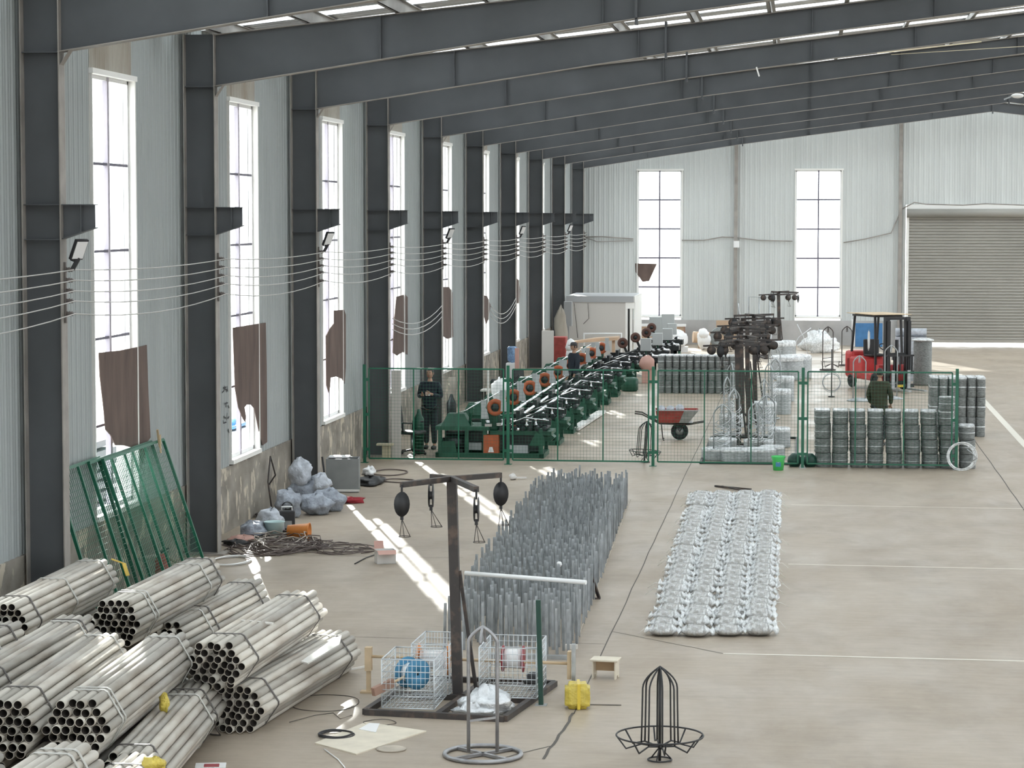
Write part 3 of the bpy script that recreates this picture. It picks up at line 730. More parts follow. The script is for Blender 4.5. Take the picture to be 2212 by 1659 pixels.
def cage(x, y, w, d, h, label, rz=-.03):
    t = thing('wire_cage', label, 'wire cage', (x, y, .062), rz, 'white wire cages on the stand base')
    M_ = 'cagewire'
    def side(name, f, W, H, nx, nz):
        b = MB()
        for i in range(nx+1): u = W*i/nx; b.tube([f(u, 0), f(u, H)], .0028, 5)
        for i in range(nz+1): z = H*i/nz; b.tube([f(0, z), f(W, z)], .0055 if i in (0, nz) or i % 3 == 0 else .0035, 5)
        b.obj(name, M_, t)
    side('front_grid', lambda u, z: (u, 0, z), w, h, 12, 8); side('back_grid', lambda u, z: (u, d, z), w, h, 12, 8)
    side('side_grid', lambda u, z: (0, u, z), d, h, 10, 8); side('side_grid', lambda u, z: (w, u, z), d, h, 10, 8)
    side('floor_grid', lambda u, z: (u, z, .004), w, d, 12, 8)
    b = MB(); b.tube([(0, 0, h), (w, 0, h), (w, d, h), (0, d, h)], .008, 6, closed=True)
    for (x_, y_) in ((0, 0), (w, 0), (w, d), (0, d)): b.tube([(x_, y_, 0), (x_, y_, h)], .007, 6)
    b.obj('rim', M_, t); return t
M['cagewire'] = mat('white_galvanised_wire', (.66, .70, .73), .4, .3)
cage(-4.24, 24.27, .54, .72, .50, 'front white wire cage on the stand base, holding the blue edged reel')
cage(-4.06, 25.06, .40, .80, .52, 'white wire cage behind the front one, holding the orange edged reel')
cage(-3.33, 24.95, .60, .80, .52, 'white wire cage on the aisle side of the stand, holding the red edged reel', -.02)
def reel(c, r, wd_, m1, label, ang, rr=.05, core='white'):
    t = thing('wire_reel', label, 'reel', c, ang)
    Tm = Matrix.Rotation(PI/2, 4, 'Y')
    b = MB(); b.lathe([(rr, -wd_/2), (rr+.05, -wd_/2+.01), (rr+.055, wd_/2-.01), (rr, wd_/2)], 24, Tm); b.obj('winding', core, t)
    for s_ in (-1, 1):
        b = MB(); b.lathe([(.015, s_*wd_/2), (r, s_*wd_/2), (r, s_*(wd_/2+.015)), (.015, s_*(wd_/2+.015))], 30, Tm, close=True); b.obj('flange', m1, t)
M['blue'] = mat('blue_plastic', (.05, .22, .38), .45); M['orange'] = mat('orange_plastic', (.75, .27, .06), .5); M['maroon'] = mat('maroon_plastic', (.32, .05, .06), .5)
reel((-3.98, 24.62, .36), .16, .16, 'blue', 'blue edged reel standing in the front wire cage', -.75)
reel((-3.87, 25.35, .37), .17, .30, 'orange', 'orange edged reel of white wire beside the dark column', 0)
reel((-3.02, 25.35, .40), .14, .20, 'maroon', 'maroon edged reel of white wire in the aisle side cage', 0)
b = MB(); a_ = aty(803, 1418, 25.35); c_ = aty(1226, 1433, 25.35); b.cyl(a_, c_, .016, 10)
t = thing('wooden_axle', 'long wooden axle running through the reels with an upright block on its left end', 'axle'); b.obj('rod', 'wood', t)
b = MB(); b.box(a_.x-.07, a_.x, 25.31, 25.40, .24, a_.z+.10); b.box(a_.x-.08, a_.x+.04, 25.29, 25.42, 0.0, .02) if False else None; b.obj('end_block', 'wood', t)
b = MB(); b.box(c_.x, c_.x+.04, 25.30, 25.40, .20, c_.z+.13); b.obj('end_block', 'wood', t)
b = MB(); b.box(c_.x+.05, c_.x+.09, 25.26, 25.32, 0, .58); b.box(c_.x+.045, c_.x+.095, 25.25, 25.33, 0, .02); tag(b.obj('steel_upright', 'galv'), 'short steel upright carrying the aisle end of the wooden axle', 'upright')
b = MB(); b.box(a_.x-.055, a_.x-.015, 25.32, 25.39, 0, .24); b.box(a_.x-.12, a_.x+.06, 25.30, 25.41, 0, .02); tag(b.obj('wooden_stand', 'wood'), 'small wooden stand under the block end of the axle', 'stand')
t = thing('reel_handle', 'wooden rod with a brown block sticking out of the front cage', 'handle'); a_ = Vector((-3.98, 24.62, .36)); d_ = (aty(806, 1495, 24.2)-a_)
b = MB(); b.cyl(a_, a_+d_*.55, .014, 10); b.obj('rod', 'wood', t)
M['brown'] = mat('brown_board', (.33, .20, .15), .7, 0, .1, 8)
b = MB(); b.bar(a_+d_*.5, a_+d_*1.0, .05, .085); b.obj('block', 'brown', t)
# white foil bundle inside the base
b = MB(); p_ = fl(1052, 1548); b.blob((p_.x, p_.y+.15, .09), .26, .2, .17, 3, .3, 26, 14); b.blob((p_.x-.1, p_.y+.05, .05), .2, .14, .09, 8, .35, 22, 10)
tag(b.obj('foil_bundle', 'galv_bright'), 'crumpled silver white film heap lying inside the stand base', 'film heap')
# dark pot at the base corner
b = MB(); p_ = fl(1160, 1488); b.lathe([(0, .0), (.12, 0), (.13, .03), (.09, .04), (.10, .09), (.06, .12), (0, .12)], 20, TR(p_.x-.02, p_.y, .06)); tag(b.obj('weight_disc', 'black'), 'stack of black discs on the far corner of the stand base', 'disc')

# green post standing by itself
t = thing('green_post', 'single dark green steel post standing on a small foot plate', 'post', tuple(fl(1169, 1523)))
b = MB(); b.box(-.025, .025, -.025, .025, .008, 1.10, Matrix.Rotation(-.028, 4, 'Y'), .004); M['green_dark'] = mat('dark_green_paint', (.006, .05, .035), .4); b.obj('tube', 'green_dark', t)
b = MB(); b.box(-.06, .06, -.06, .06, 0, .008); b.obj('foot_plate', 'galv', t)

# ------------------------------------------------------------ carriers (arched stands)
def arched(loc, H_, W_, R_, r, label, m='galv', rz=0, twin=True, group=None, cross=True, tilt=None):
    t = thing('coil_carrier', label, 'carrier', loc, rz, group)
    b = MB(); arcs = 10
    def arch(dirv):
        pts = []
        hw = W_/2; zs = H_-hw*1.15
        pts.append(dirv*(-hw)+Vector((0, 0, .04)))
        pts.append(dirv*(-hw)+Vector((0, 0, zs*.6)))
        for i in range(arcs+1):
            s_ = i/arcs
            x = -hw*(1-s_**1.8); z = zs+(H_-zs)*s_
            pts.append(dirv*x+Vector((0, 0, z)))
        return pts
    for a in ((0.0, 1.45) if twin else (0.0,)):
        d = Vector((math.cos(a), math.sin(a)*.55 if twin else math.sin(a), 0))
        L = arch(d); b2 = [Vector((-p.x, -p.y, p.z)) for p in L[:-1]][::-1]
        if a == 0.0: b.tube(L+b2, r, 8)
        else:
            k = [p for p in L if p.z > H_-W_*.62]; k2 = [Vector((-p.x, -p.y, p.z)) for p in k[:-1]][::-1]; b.tube(k+k2, r*.8, 8)
    b.obj('arch', m, t)
    b = MB(); b.torus((0, 0, r*1.3), R_, r*1.25, 40, 8); b.obj('ring_base', m, t)
    if cross:
        b = MB(); 
        for a in (.75, -.75): b.bar((-R_*math.cos(a), -R_*math.sin(a), r*1.2), (R_*math.cos(a), R_*math.sin(a), r*1.2), r*2, r*1.6)
        b.bar((-W_/2, 0, H_*.27), (W_/2, 0, H_*.30), r*1.1); b.obj('cross_bar', m, t)
    return t
M['tube_grey'] = mat('worn_grey_tube', (.32, .32, .33), .38, .65, .25, 7)
arched(tuple(fl(1043, 1633)), 1.225, .27, .36, .017, 'tall grey arched tube carrier on a ring base at the front', 'tube_grey', .05)
def birdcage(loc, H_, R0, R1, label, m='black', n=8, rz=0, r=.0085, low=.16, tilt=None):
    t = thing('coil_spider', label, 'wire stand', loc, rz)
    if tilt: t.rotation_euler = tilt
    b = MB()
    for k in range(n):
        a = 2*PI*k/n+.2; d = Vector((math.cos(a), math.sin(a), 0))
        pts = [Vector((0, 0, H_))]
        for i in range(1, 7):
            q = i/6; pts.append(d*(R0*.98*(1-(1-q)**1.9))+Vector((0, 0, H_-.20*q)))
        pts += [d*R0*1.02+Vector((0, 0, (H_-.2)*.5)), d*R0*1.05+Vector((0, 0, low+.0))]
        b.tube(pts, r, 6)
    b.obj('cage_rods', m, t)
    b = MB(); b.tube([(0, 0, .0), (0, 0, H_)], r*1.6, 8); b.obj('centre_rod', m, t)
    b = MB(); b.torus((0, 0, low+.08), R1, r, 44, 6); b.obj('rim_ring', m, t)
    b = MB()
    for k in range(n):
        a = 2*PI*k/n+.2; d = Vector((math.cos(a), math.sin(a), 0))
        b.tube([Vector((0, 0, low-.03)), d*R0*1.05+Vector((0, 0, low-.0)), d*R1*.78+Vector((0, 0, low-.04)), d*R1+Vector((0, 0, low+.08))], r, 6)
    b.obj('basket_rods', m, t)
    b = MB(); b.torus((0, 0, .012), .11, .008, 20, 6); 
    for a in (.3, 2.4, 4.5): b.tube([(0, 0, low-.03), (.11*math.cos(a), .11*math.sin(a), .012)], r*.8, 6)
    b.obj('foot_ring', m, t)
    return t
birdcage(tuple(fl(1425, 1643)), .885, .165, .405, 'black wire birdcage shaped coil stand at the front of the aisle')

# yellow wrapped cube
t = thing('wrapped_block', 'yellow film wrapped block beside the floor crack', 'wrapped block', (-2.29, 24.82, 0), .12)
bm = bmesh.new(); bmesh.ops.create_cube(bm, size=.255)
bmesh.ops.bevel(bm, geom=bm.edges[:], offset=.035, segments=3, affect='EDGES'); bmesh.ops.subdivide_edges(bm, edges=[e for e in bm.edges if e.calc_length() > .05], cuts=6, use_grid_fill=True)
rb = random.Random(4)
for v in bm.verts: v.co += Vector((rb.uniform(-.005, .005), rb.uniform(-.005, .005), rb.uniform(-.005, .005)-.005*abs(v.co.x)/.12)); v.co.z += .134
bm.verts.index_update(); b = MB(); b.add([v.co.copy() for v in bm.verts], [[v.index for v in f.verts] for f in bm.faces], True); bm.free(); b.obj('wrapped_body', 'yellow', t)
M['tape'] = mat('yellow_tape', (.70, .52, .05), .3)
b = MB(); b.box(-.004, .026, -.137, .137, .005, .27); b.obj('tape_band', 'tape', t)
b = MB(); b.bar(fl(1275, 1523)+Vector((0, 0, .004)), fl(1342, 1524)+Vector((0, 0, .004)), .012, .008); tag(b.obj('thin_rod', 'rusty'), 'thin dark rod on the floor beside the yellow wrapped block', 'rod')
# small stool
t = thing('small_stool', 'low pale plywood stool with solid side panels', 'stool', (-2.135, 26.5, 0), -.12)
M['ply'] = mat('pale_plywood', (.66, .60, .49), .7, 0, .08, 5); M['ply_edge'] = mat('wood_edge', (.42, .30, .18), .7)
b = MB(); b.box(-.155, .155, -.12, .12, .195, .215, None, .004); b.obj('seat', 'ply', t)
for s_ in (-1, 1):
    b = MB(); b.prism([(-.10, 0), (-.045, 0), (-.03, .03), (.03, .03), (.045, 0), (.10, 0), (.10, .195), (-.10, .195)], -.008, .008, Matrix.Translation((s_*.125, 0, 0)) @ Matrix.Rotation(PI/2, 4, 'Z') @ Matrix.Rotation(PI/2, 4, 'X')); b.obj('side_panel', 'ply', t)
b = MB(); b.box(-.12, .12, .04, .05, .07, .19); b.obj('stretcher', 'ply_edge', t)
b = MB(); a_ = fl(1225, 1402, .0); b.box(a_.x-.02, a_.x+.12, a_.y, a_.y+.05, 0, .05); tag(b.obj('white_block', 'board_pale'), 'small white block on the floor at the corner of the stakes', 'block')

# plywood sheet, rings and discs on the floor
b = MB(); q = [fl(680, 1607), fl(770, 1631), fl(921, 1581), fl(790, 1562)]
b.prism([(v.x, v.y) for v in q], 0, .012); tag(b.obj('plywood_sheet', 'ply'), 'worn pale plywood sheet lying on the floor by the pipe bundles', 'plywood')
b = MB(); q = [fl(775, 1575, .014), fl(798, 1562, .014), fl(820, 1563, .014), fl(812, 1582, .014)]; b.prism([(v.x, v.y) for v in q], .013, .016); tag(b.obj('paper_scrap', 'white'), 'white paper scrap on the plywood sheet', 'paper')
b = MB(); p_ = fl(845, 1619); b.lathe([(0, .002), (.14, .002), (.145, .012), (.12, .014), (0, .012)], 28, TR(p_.x, p_.y, 0)); tag(b.obj('flat_disc', 'wood_dull'), 'flat round disc on the floor in front of the plywood', 'disc')
def floor_ring(px, py, Rx, r, m, label, n=1, sq=1.0, cat='wire ring', z0=0.0, seed=0, tails=0):
    rr = random.Random(seed); p = fl(px, py); b = MB()
    for i in range(n):
        R2 = Rx*(1+rr.uniform(-.05, .05)); off = Vector((rr.uniform(-.02, .02), rr.uniform(-.02, .02), z0+r+i*r*1.2)); ph = rr.uniform(0, 6)
        b.tube([p+off+Vector((R2*math.cos(a), R2*sq*math.sin(a), .004*math.sin(3*a+ph)+.004)) for a in [2*PI*k/36 for k in range(36)]], r, 6, closed=True)
    return tag(b.obj('wire_ring', m), label, cat)
floor_ring(725, 1590, .165, .009, 'black', 'small black cable ring lying on the edge of the plywood', 2)
floor_ring(700, 1519, .33, .004, 'rusty', 'large thin wire ring on the floor at the end of the pipe bundles', 1, 1.3, seed=2)
floor_ring(820, 1562, .17, .0035, 'rusty', 'thin wire ring on the floor at the corner of the plywood', 1, .9, seed=3)
floor_ring(497, 1214, .28, .012, 'pvc', 'large white cable loop on the floor by the second column', 2, 1.6, seed=5)
b = MB(); b.tube([fl(625, 1560, .01), fl(680, 1545, .01), fl(720, 1540, .01), fl(735, 1553, .01), fl(760, 1545, .01)], .004, 5); tag(b.obj('wire_tail', 'rusty'), 'thin wire trailing between the floor rings', 'wire')
b = MB(); b.tube([fl(700, 1618, .01), fl(730, 1640, .01), fl(745, 1658, .01)], .006, 5); tag(b.obj('pale_rope', 'pvc'), 'pale cord running to the bottom edge by the plywood', 'cord')
b = MB(); b.bar(fl(735, 1450, .01), fl(800, 1438, .01), .025, .02); tag(b.obj('pale_batten', 'board_pale'), 'pale batten on the floor at the foot of the aisle side bundle', 'batten')
t = thing('card_scrap', 'white card with a dark red patch at the bottom edge', 'card', tuple(fl(455, 1655)), .2)
b = MB(); b.box(-.14, .14, -.1, .1, 0, .01); b.obj('sheet', 'white', t); b = MB(); b.box(-.06, .08, -.08, .04, .01, .014); b.obj('patch', 'maroon', t)

# ------------------------------------------------------------ wall side clutter
t = thing('cardboard_box', 'small open white and pink cardboard box on the floor', 'box', tuple(fl(832, 1216)), .35)
M['card_pink'] = mat('pink_card', (.55, .33, .28), .8); M['card_white'] = mat('white_card', (.70, .68, .66), .8); M['card'] = mat('brown_card', (.50, .36, .25), .8, 0, .1, 3)
b = MB()
for (x0, x1, y0, y1) in ((-.14, .14, -.11, -.105), (-.14, .14, .105, .11), (-.14, -.135, -.11, .11), (.135, .14, -.11, .11)): b.box(x0, x1, y0, y1, 0, .20)
b.box(-.14, .14, -.11, .11, 0, .005); b.obj('carton', 'card_white', t)
b = MB(); b.add([(-.14, -.11, .20), (.14, -.11, .20), (.13, -.2, .15), (-.13, -.2, .15)], [(0, 1, 2, 3)]); b.add([(-.14, .11, .20), (-.14, -.11, .20), (-.24, -.11, .26), (-.24, .11, .26)], [(0, 1, 2, 3)])
b.add([(-.14, .11, .20), (.0, .11, .20), (.0, .15, .31), (-.14, .15, .31)], [(0, 1, 2, 3)]); b.obj('flap', 'card_pink', t)
# orange bucket on its side
t = thing('orange_bucket', 'orange plastic bucket lying on its side by the cables', 'bucket', tuple(fl(645, 1166)+Vector((0, 0, .13))))
b = MB(); T_ = Matrix.Rotation(PI/2, 4, 'Y') @ Matrix.Rotation(.0, 4, 'X')
b.lathe([(0, -.17), (.10, -.17), (.135, .17), (.14, .175), (.13, .17), (.096, -.16), (0, -.16)], 26, T_); b.obj('body', 'orange', t)
b = MB(); b.torus((0, 0, 0), .137, .008, 26, 6, T=Matrix.Translation((.172, 0, 0)) @ T_); b.obj('rim', 'orange', t)
M['aqua'] = mat('pale_blue_plastic', (.52, .68, .68), .4)
t = thing('plastic_basin', 'pale blue plastic tub beside the black drill case', 'tub', tuple(fl(593, 1163)))
b = MB(); b.lathe([(0, .005), (.10, .0), (.16, .26), (.17, .27), (.15, .26), (.09, .012), (0, .012)], 24); b.obj('body', 'aqua', t)
# black case with white corner
t = thing('tool_case', 'black portable tool case standing behind the pale blue tub', 'tool case', tuple(fl(620, 1148)), .2)
b = MB(); b.box(-.13, .13, -.08, .08, 0, .34, None, .02); b.obj('case', 'black', t); b = MB(); b.tube([(-.08, 0, .33), (-.08, 0, .40), (.08, 0, .40), (.08, 0, .33)], .014, 8); b.obj('handle', 'white', t)
b = MB(); b.box(-.08, .08, -.086, -.079, .06, .18); b.obj('label_plate', 'galv', t)
# scrap wire bags
M['bag'] = mat('grey_blue_sack', (.30, .33, .38), .55, .1, .3, 9, bump=.8, bscale=25)
M['bag_pale'] = mat('pale_grey_sack', (.48, .51, .56), .4, .1, .25, 9, bump=.9, bscale=20)
for k, (px, py, z, rx, ry, rz_, m, lab) in enumerate([
    (622, 1118, .24, .22, .2, .24, 'bag', 'grey coiled mesh roll with a dark open end by the wall'), (655, 1095, .26, .26, .2, .26, 'bag', 'grey blue sack behind the coiled mesh roll'),
    (650, 1096, .60, .20, .16, .24, 'bag_pale', 'pale grey plastic sack on top of the heap'), (682, 1112, .18, .27, .2, .18, 'bag', 'flattened grey sack at the front of the heap'),
    (712, 1104, .18, .26, .2, .20, 'bag', 'grey sack at the aisle end of the heap'), (693, 1096, .42, .17, .14, .17, 'bag_pale', 'small pale sack resting between the grey sacks'),
    (585, 1150, .18, .22, .2, .20, 'bag_pale', 'pale crumpled bag with an orange corner near the wall'), (545, 1165, .14, .2, .3, .14, 'bag', 'dark crumpled bag at the wall side end of the rubbish')]):
    p = fl(px, py); b = MB(); b.blob((0, 0, z), rx, ry, rz_, 30+k, .22, 22, 13, flat=z < .3); o = b.obj('sack', m); o.location = p; tag(o, lab, 'sack')
b = MB(); p = fl(622, 1118); b.lathe([(.085, 0), (.10, .0), (.10, .02), (.085, .02)], 20, TR(p.x+.04, p.y-.22, .20) @ Matrix.Rotation(PI/2, 4, 'X')); b.lathe([(0, .0), (.08, 0)], 20, TR(p.x+.04, p.y-.19, .20) @ Matrix.Rotation(PI/2, 4, 'X')); tag(b.obj('roll_mouth', 'black'), 'dark round mouth of the grey mesh roll', 'ring')
M['darkred'] = mat('dark_red_cloth', (.30, .02, .03), .8)
b = MB(); p = fl(752, 1086); b.blob((p.x, p.y, .04), .25, .16, .06, 77, .4, 20, 9); tag(b.obj('red_cloth', 'darkred'), 'dark red cloth lying beyond the grey sacks', 'cloth')
b = MB(); p = fl(735, 1086); b.blob((p.x-.1, p.y+.1, .04), .16, .1, .05, 78, .4, 18, 8); tag(b.obj('white_cloth', 'white'), 'white rag beside the dark red cloth', 'rag')
b = MB(); p = fl(525, 1171); b.blob((p.x, p.y, .05), .2, .25, .06, 79, .35, 18, 8); tag(b.obj('pink_rag', 'card_pink'), 'pinkish rag on the floor beside the second column', 'rag')
b = MB(); p = fl(510, 1178); b.blob((p.x, p.y, .04), .2, .15, .05, 80, .35, 18, 8); tag(b.obj('black_cloth', 'black'), 'black cloth heap at the foot of the second column', 'cloth')
b = MB(); p = fl(600, 1122); b.blob((p.x-.3, p.y+.2, .04), .12, .2, .05, 81, .35, 18, 8); tag(b.obj('dark_rag', 'rusty'), 'dark rag between the wall and the sacks', 'rag')
b = MB(); b.tube([fl(548, 1100)+Vector((-.02, 0, .0)), Vector((-9.06, fl(548, 1100).y, .6)), Vector((-9.08, fl(548, 1100).y-.3, .95)), Vector((-9.06, fl(548, 1100).y-.6, .55)), Vector((-9.0, fl(548, 1100).y-.55, .02))], .014, 6); tag(b.obj('bent_rod', 'rusty'), 'bent dark rod leaning against the plaster base', 'rod')
# cable tangle
M['cable'] = mat('brown_cable', (.13, .10, .09), .6); M['cable_pale'] = mat('pale_cable', (.42, .37, .32), .6)
rc = random.Random(9)
def tangle(name, cx, cy, rx, ry, n, m, label, hz=.12, r=.008):
    b = MB()
    for i in range(n):
        ox, oy = rc.uniform(-rx, rx)*.35, rc.uniform(-ry, ry)*.35; a0 = rc.uniform(0, 6.28); k = rc.randint(14, 22); ex, ey = rx*rc.uniform(.35, .9), ry*rc.uniform(.35, .9); ph = rc.uniform(0, 6.28)
        z = rc.uniform(.01, hz)
        b.tube([Vector((cx+ox+ex*math.cos(a0+2*PI*j/k*1.1)+.04*math.sin(3*j+ph), cy+oy+ey*math.sin(a0+2*PI*j/k*1.1), max(.009, z*(.6+.4*math.sin(j+ph))))) for j in range(k)], r, 5)
    tag(b.obj(name, m), label, 'cable')
c_ = fl(608, 1182); tangle('cable_heap', c_.x, c_.y, .75, 1.2, 26, 'cable', 'tangled heap of brown cables on the floor by the orange bucket', .16)
hp_ = sc.objects['cable_heap']; c_ = fl(610, 1180); tangle('pale_strand', c_.x-.1, c_.y, .7, 1.0, 9, 'cable_pale', None, .2)
_o = sc.objects['pale_strand']; _o.parent = hp_; del _o['category']
c_ = fl(745, 1188); tangle('cable_loop', c_.x, c_.y, .6, .7, 7, 'cable', 'flat spread of thin dark cable loops beside the open cardboard box', .04, .007)
b = MB(); b.tube([fl(766, 1218, .01), fl(790, 1205, .01), fl(812, 1197, .01)], .008, 6); tag(b.obj('short_rod', 'black'), 'short dark rod pointing at the open cardboard box', 'rod')
for k, (px, py, R2, sq, lab) in enumerate([(840, 1022, .35, 1.6, 'thin hose loop on the floor in front of the green fence'), (800, 1038, .3, 2.0, 'dark hose loop by the grey cabinet'), (862, 1040, .3, 1.0, 'thin loop of hose under the left pulley arm')]):
    floor_ring(px, py, R2, .014, 'cable', lab, 1, sq, 'hose', seed=40+k)
b = MB(); p = fl(798, 1045); b.blob((p.x, p.y, .05), .28, .5, .10, 90, .3, 20, 9); tag(b.obj('black_tarp', 'black'), 'black bundle lying beside the grey cabinet', 'tarp')
b = MB(); p = fl(800, 1042); b.blob((p.x, p.y-.1, .22), .12, .2, .09, 91, .35, 16, 9, flat=False); tag(b.obj('white_bag', 'white'), 'small white bag on the black bundle', 'bag')
b = MB(); p = fl(1108, 1036); b.blob((p.x, p.y, .05), .07, .1, .06, 92, .35, 14, 8); b.bar((p.x, p.y, .04), (p.x+.25, p.y+.1, .03), .03, .03); tag(b.obj('small_scrap', 'card_white'), 'small white scrap on the floor left of the stakes far end', 'scrap')
# grey cabinet lying open by the third column
t = thing('grey_cabinet', 'open grey metal cabinet standing beside the third column', 'cabinet', tuple(fl(742, 1064)), .12)
M['cab'] = mat('grey_cabinet_paint', (.24, .25, .25), .5, .1, .12, 3)
b = MB(); b.box(-.32, .28, -.01, .02, 0, .62); b.box(-.32, -.28, 0, .5, 0, .62); b.box(-.32, .28, .45, .48, 0, .62); b.box(-.32, .28, 0, .48, 0, .03); b.box(.26, .28, 0, .48, 0, .62); b.obj('body', 'cab', t)
b = MB(); b.box(-.28, .1, .1, .45, .63, .65); b.obj('open_lid', 'white', t)
b = MB(); b.box(-.26, .3, -.04, -.012, .02, .06); b.obj('bottom_rail', 'sill', t)
b = MB(); b.bar(fl(708, 1078), fl(706, 1078)+Vector((-.1, .1, .75)), .05, .03); tag(b.obj('dark_lever', 'black'), 'dark bar leaning between the third column and the cabinet', 'bar')

# leaning green panels
def mesh_panel(name, label, p0, p1, W, H, tilt_in, mids, group, cell=.05, m='green', r=.0022, fr_=.022, cx=None):
    """panel with origin at p0, width vector toward p1, leaning by tilt_in (vector added at the top)"""
    t = thing(name, label, 'fence panel', p0, 0, group)
    u = (Vector(p1)-Vector(p0)).normalized(); up = (Vector((0, 0, 1))*H+Vector(tilt_in)).normalized()
    P = lambda a, c: u*a+up*c
    b = MB()
    for q in ((P(0, 0), P(W, 0)), (P(W, 0), P(W, H)), (P(W, H), P(0, H)), (P(0, H), P(0, 0))): b.bar(q[0], q[1], fr_, fr_, up=u.cross(up))
    b.obj('outer_frame', m, t)
    for c in mids:
        b = MB(); b.bar(P(W*c, 0), P(W*c, H), fr_*.85, fr_*.85, up=u.cross(up)); b.obj('upright', m, t)
    b = MB(); nx = int(W/(cx or cell)); nz = int(H/cell)
    for i in range(1, nx): b.tube([P(W*i/nx, 0), P(W*i/nx, H)], r, 4, cap=False)
    for i in range(1, nz): b.tube([P(0, H*i/nz), P(W, H*i/nz)], r, 4, cap=False)
    b.obj('wire_mesh', m, t); return t
gl = 'green mesh panels leaning on the left wall'
mesh_panel('leaning_panel', 'front green mesh panel leaning on the left wall below the torn curtain', (-8.40, 30.72, .02), (-8.40, 33.72, .02), 3.0, 1.98, (-.66, 0, 0), (.333, .667), gl, fr_=.04, cell=.075, r=.003)
mesh_panel('leaning_panel', 'second green mesh panel leaning just behind the front one', (-8.48, 30.3, .02), (-8.48, 33.55, .02), 3.0, 1.98, (-.64, 0, 0), (.333, .667), gl, fr_=.04, cell=.075, r=.003)
mesh_panel('leaning_panel', 'steeper green mesh panel close to the first column', (-8.56, 29.0, .02), (-8.56, 30.9, .02), 1.9, 1.98, (-.60, 0, 0), (.5,), gl, fr_=.04, cell=.075, r=.003)
b = MB(); a_ = Vector((-8.52, 33.35, 1.62)); b.bar(a_+Vector((-.45, 0, .38)), a_+Vector((-.45, .03, .12)), .03, .02); b.bar(a_+Vector((-.47, .06, .2)), a_+Vector((-.46, -.10, .46)), .03, .02)
tag(b.obj('wooden_peg', 'wood'), 'crossed pale wooden pegs tucked over the leaning green panel', 'peg')

# wood stand at the fence (left)
t = thing('wooden_trestle', 'small pale wooden trestle at the left end of the green fence', 'trestle', tuple(fl(832, 993)))
M['wood_pale'] = mat('pale_wood', (.52, .47, .34), .7, 0, .1, 5)
b = MB(); b.box(-.17, .17, -.1, .1, .30, .34); b.obj('top', 'wood_pale', t); b = MB(); b.box(-.06, .06, -.03, .03, .03, .30); b.box(.07, .11, -.03, .03, .03, .30); b.obj('leg', 'wood_pale', t); b = MB(); b.box(-.2, .2, -.08, .08, 0, .03); b.obj('foot', 'wood_pale', t)

# ------------------------------------------------------------ green fence
FY = 49.47; FXs = [-8.98, -6.0, -3.03, -.01, 3.05]
labs = ['at the wall end', 'second from the wall', 'at the gap beside the red wheelbarrow', 'between the wire stands and the coil wall', 'at the open end by the aisle']
for i, x in enumerate(FXs):
    t = thing('fence_post', 'green fence post '+labs[i], 'fence post', (x, FY, 0), 0, 'green fence posts')
    b = MB(); b.box(-.03, .03, -.03, .03, .008, 2.03); b.obj('tube', 'green', t)
    b = MB(); b.box(-.075, .075, -.075, .075, 0, .008); b.obj('foot_plate', 'green' if i < 3 else 'galv', t)
    for z in (.28, 1.0, 1.72):
        b = MB()
        if i > 0: b.box(-.11, -.03, -.012, .012, z-.03, z+.03)
        if i < 4: b.box(.03, .11, -.012, .012, z-.03, z+.03)
        b.obj('clamp', 'green', t)
plab = ['green mesh fence panel in front of the seated machine bay at the wall', 'green mesh fence panel in front of the machine row', 'green mesh fence panel in front of the wheelbarrow and wire stand', 'green mesh fence panel in front of the coil wall']
for i in range(4):
    x0, x1 = FXs[i]+.095, FXs[i+1]-.095
    mesh_panel('mesh_fence', plab[i], (x0, FY, .09), (x1, FY, .09), x1-x0, 1.86, (0, 0, 0), (.333, .667), 'green mesh fence panels', fr_=.03, cell=.066, r=.0016)

# ------------------------------------------------------------ torn curtains, floodlights, wires
M['curtain'] = mat('brown_cloth', (.125, .088, .075), .9, 0, .25, 2.5, bump=.5, bscale=9, stretch=(1, 1.5, .4))
cur = [
 ('large torn brown cloth over the lower panes of the nearest window', [(214, 762), (260, 757), (305, 748), (318, 745), (321, 850), (325, 945), (318, 955), (316, 972), (308, 1000), (300, 962), (290, 968), (268, 962), (250, 962), (240, 940), (229, 928), (225, 890), (217, 812)]),
 ('brown cloth with a torn arch over the second window', [(504, 708), (540, 702), (574, 697), (576, 790), (577, 955), (568, 962), (562, 940), (555, 905), (550, 882), (543, 874), (533, 874), (528, 880), (532, 900), (531, 912), (526, 905), (515, 880), (508, 840)]),
 ('ragged brown cloth hanging in the third window', [(722, 671), (743, 669), (747, 680), (747, 792), (745, 829), (739, 818), (726, 813), (715, 816), (713, 835), (711, 848), (706, 832), (705, 725), (715, 707), (722, 698)]),
 ('brown cloth in the fourth window behind the fence', [(857, 641), (875, 636), (881, 642), (881, 766), (870, 760), (858, 768), (849, 762), (852, 690)]),
 ('narrow brown cloth in the fifth window', [(951, 620), (970, 620), (978, 632), (979, 728), (966, 732), (954, 724)]),
 ('torn tan cloth hanging loose in the sixth window', [(1040, 636), (1052, 640), (1060, 660), (1055, 690), (1050, 700), (1045, 678), (1042, 660)]),
 ('small brown cloth in the seventh window', [(1114, 600), (1120, 605), (1124, 625), (1122, 655), (1115, 655)])]
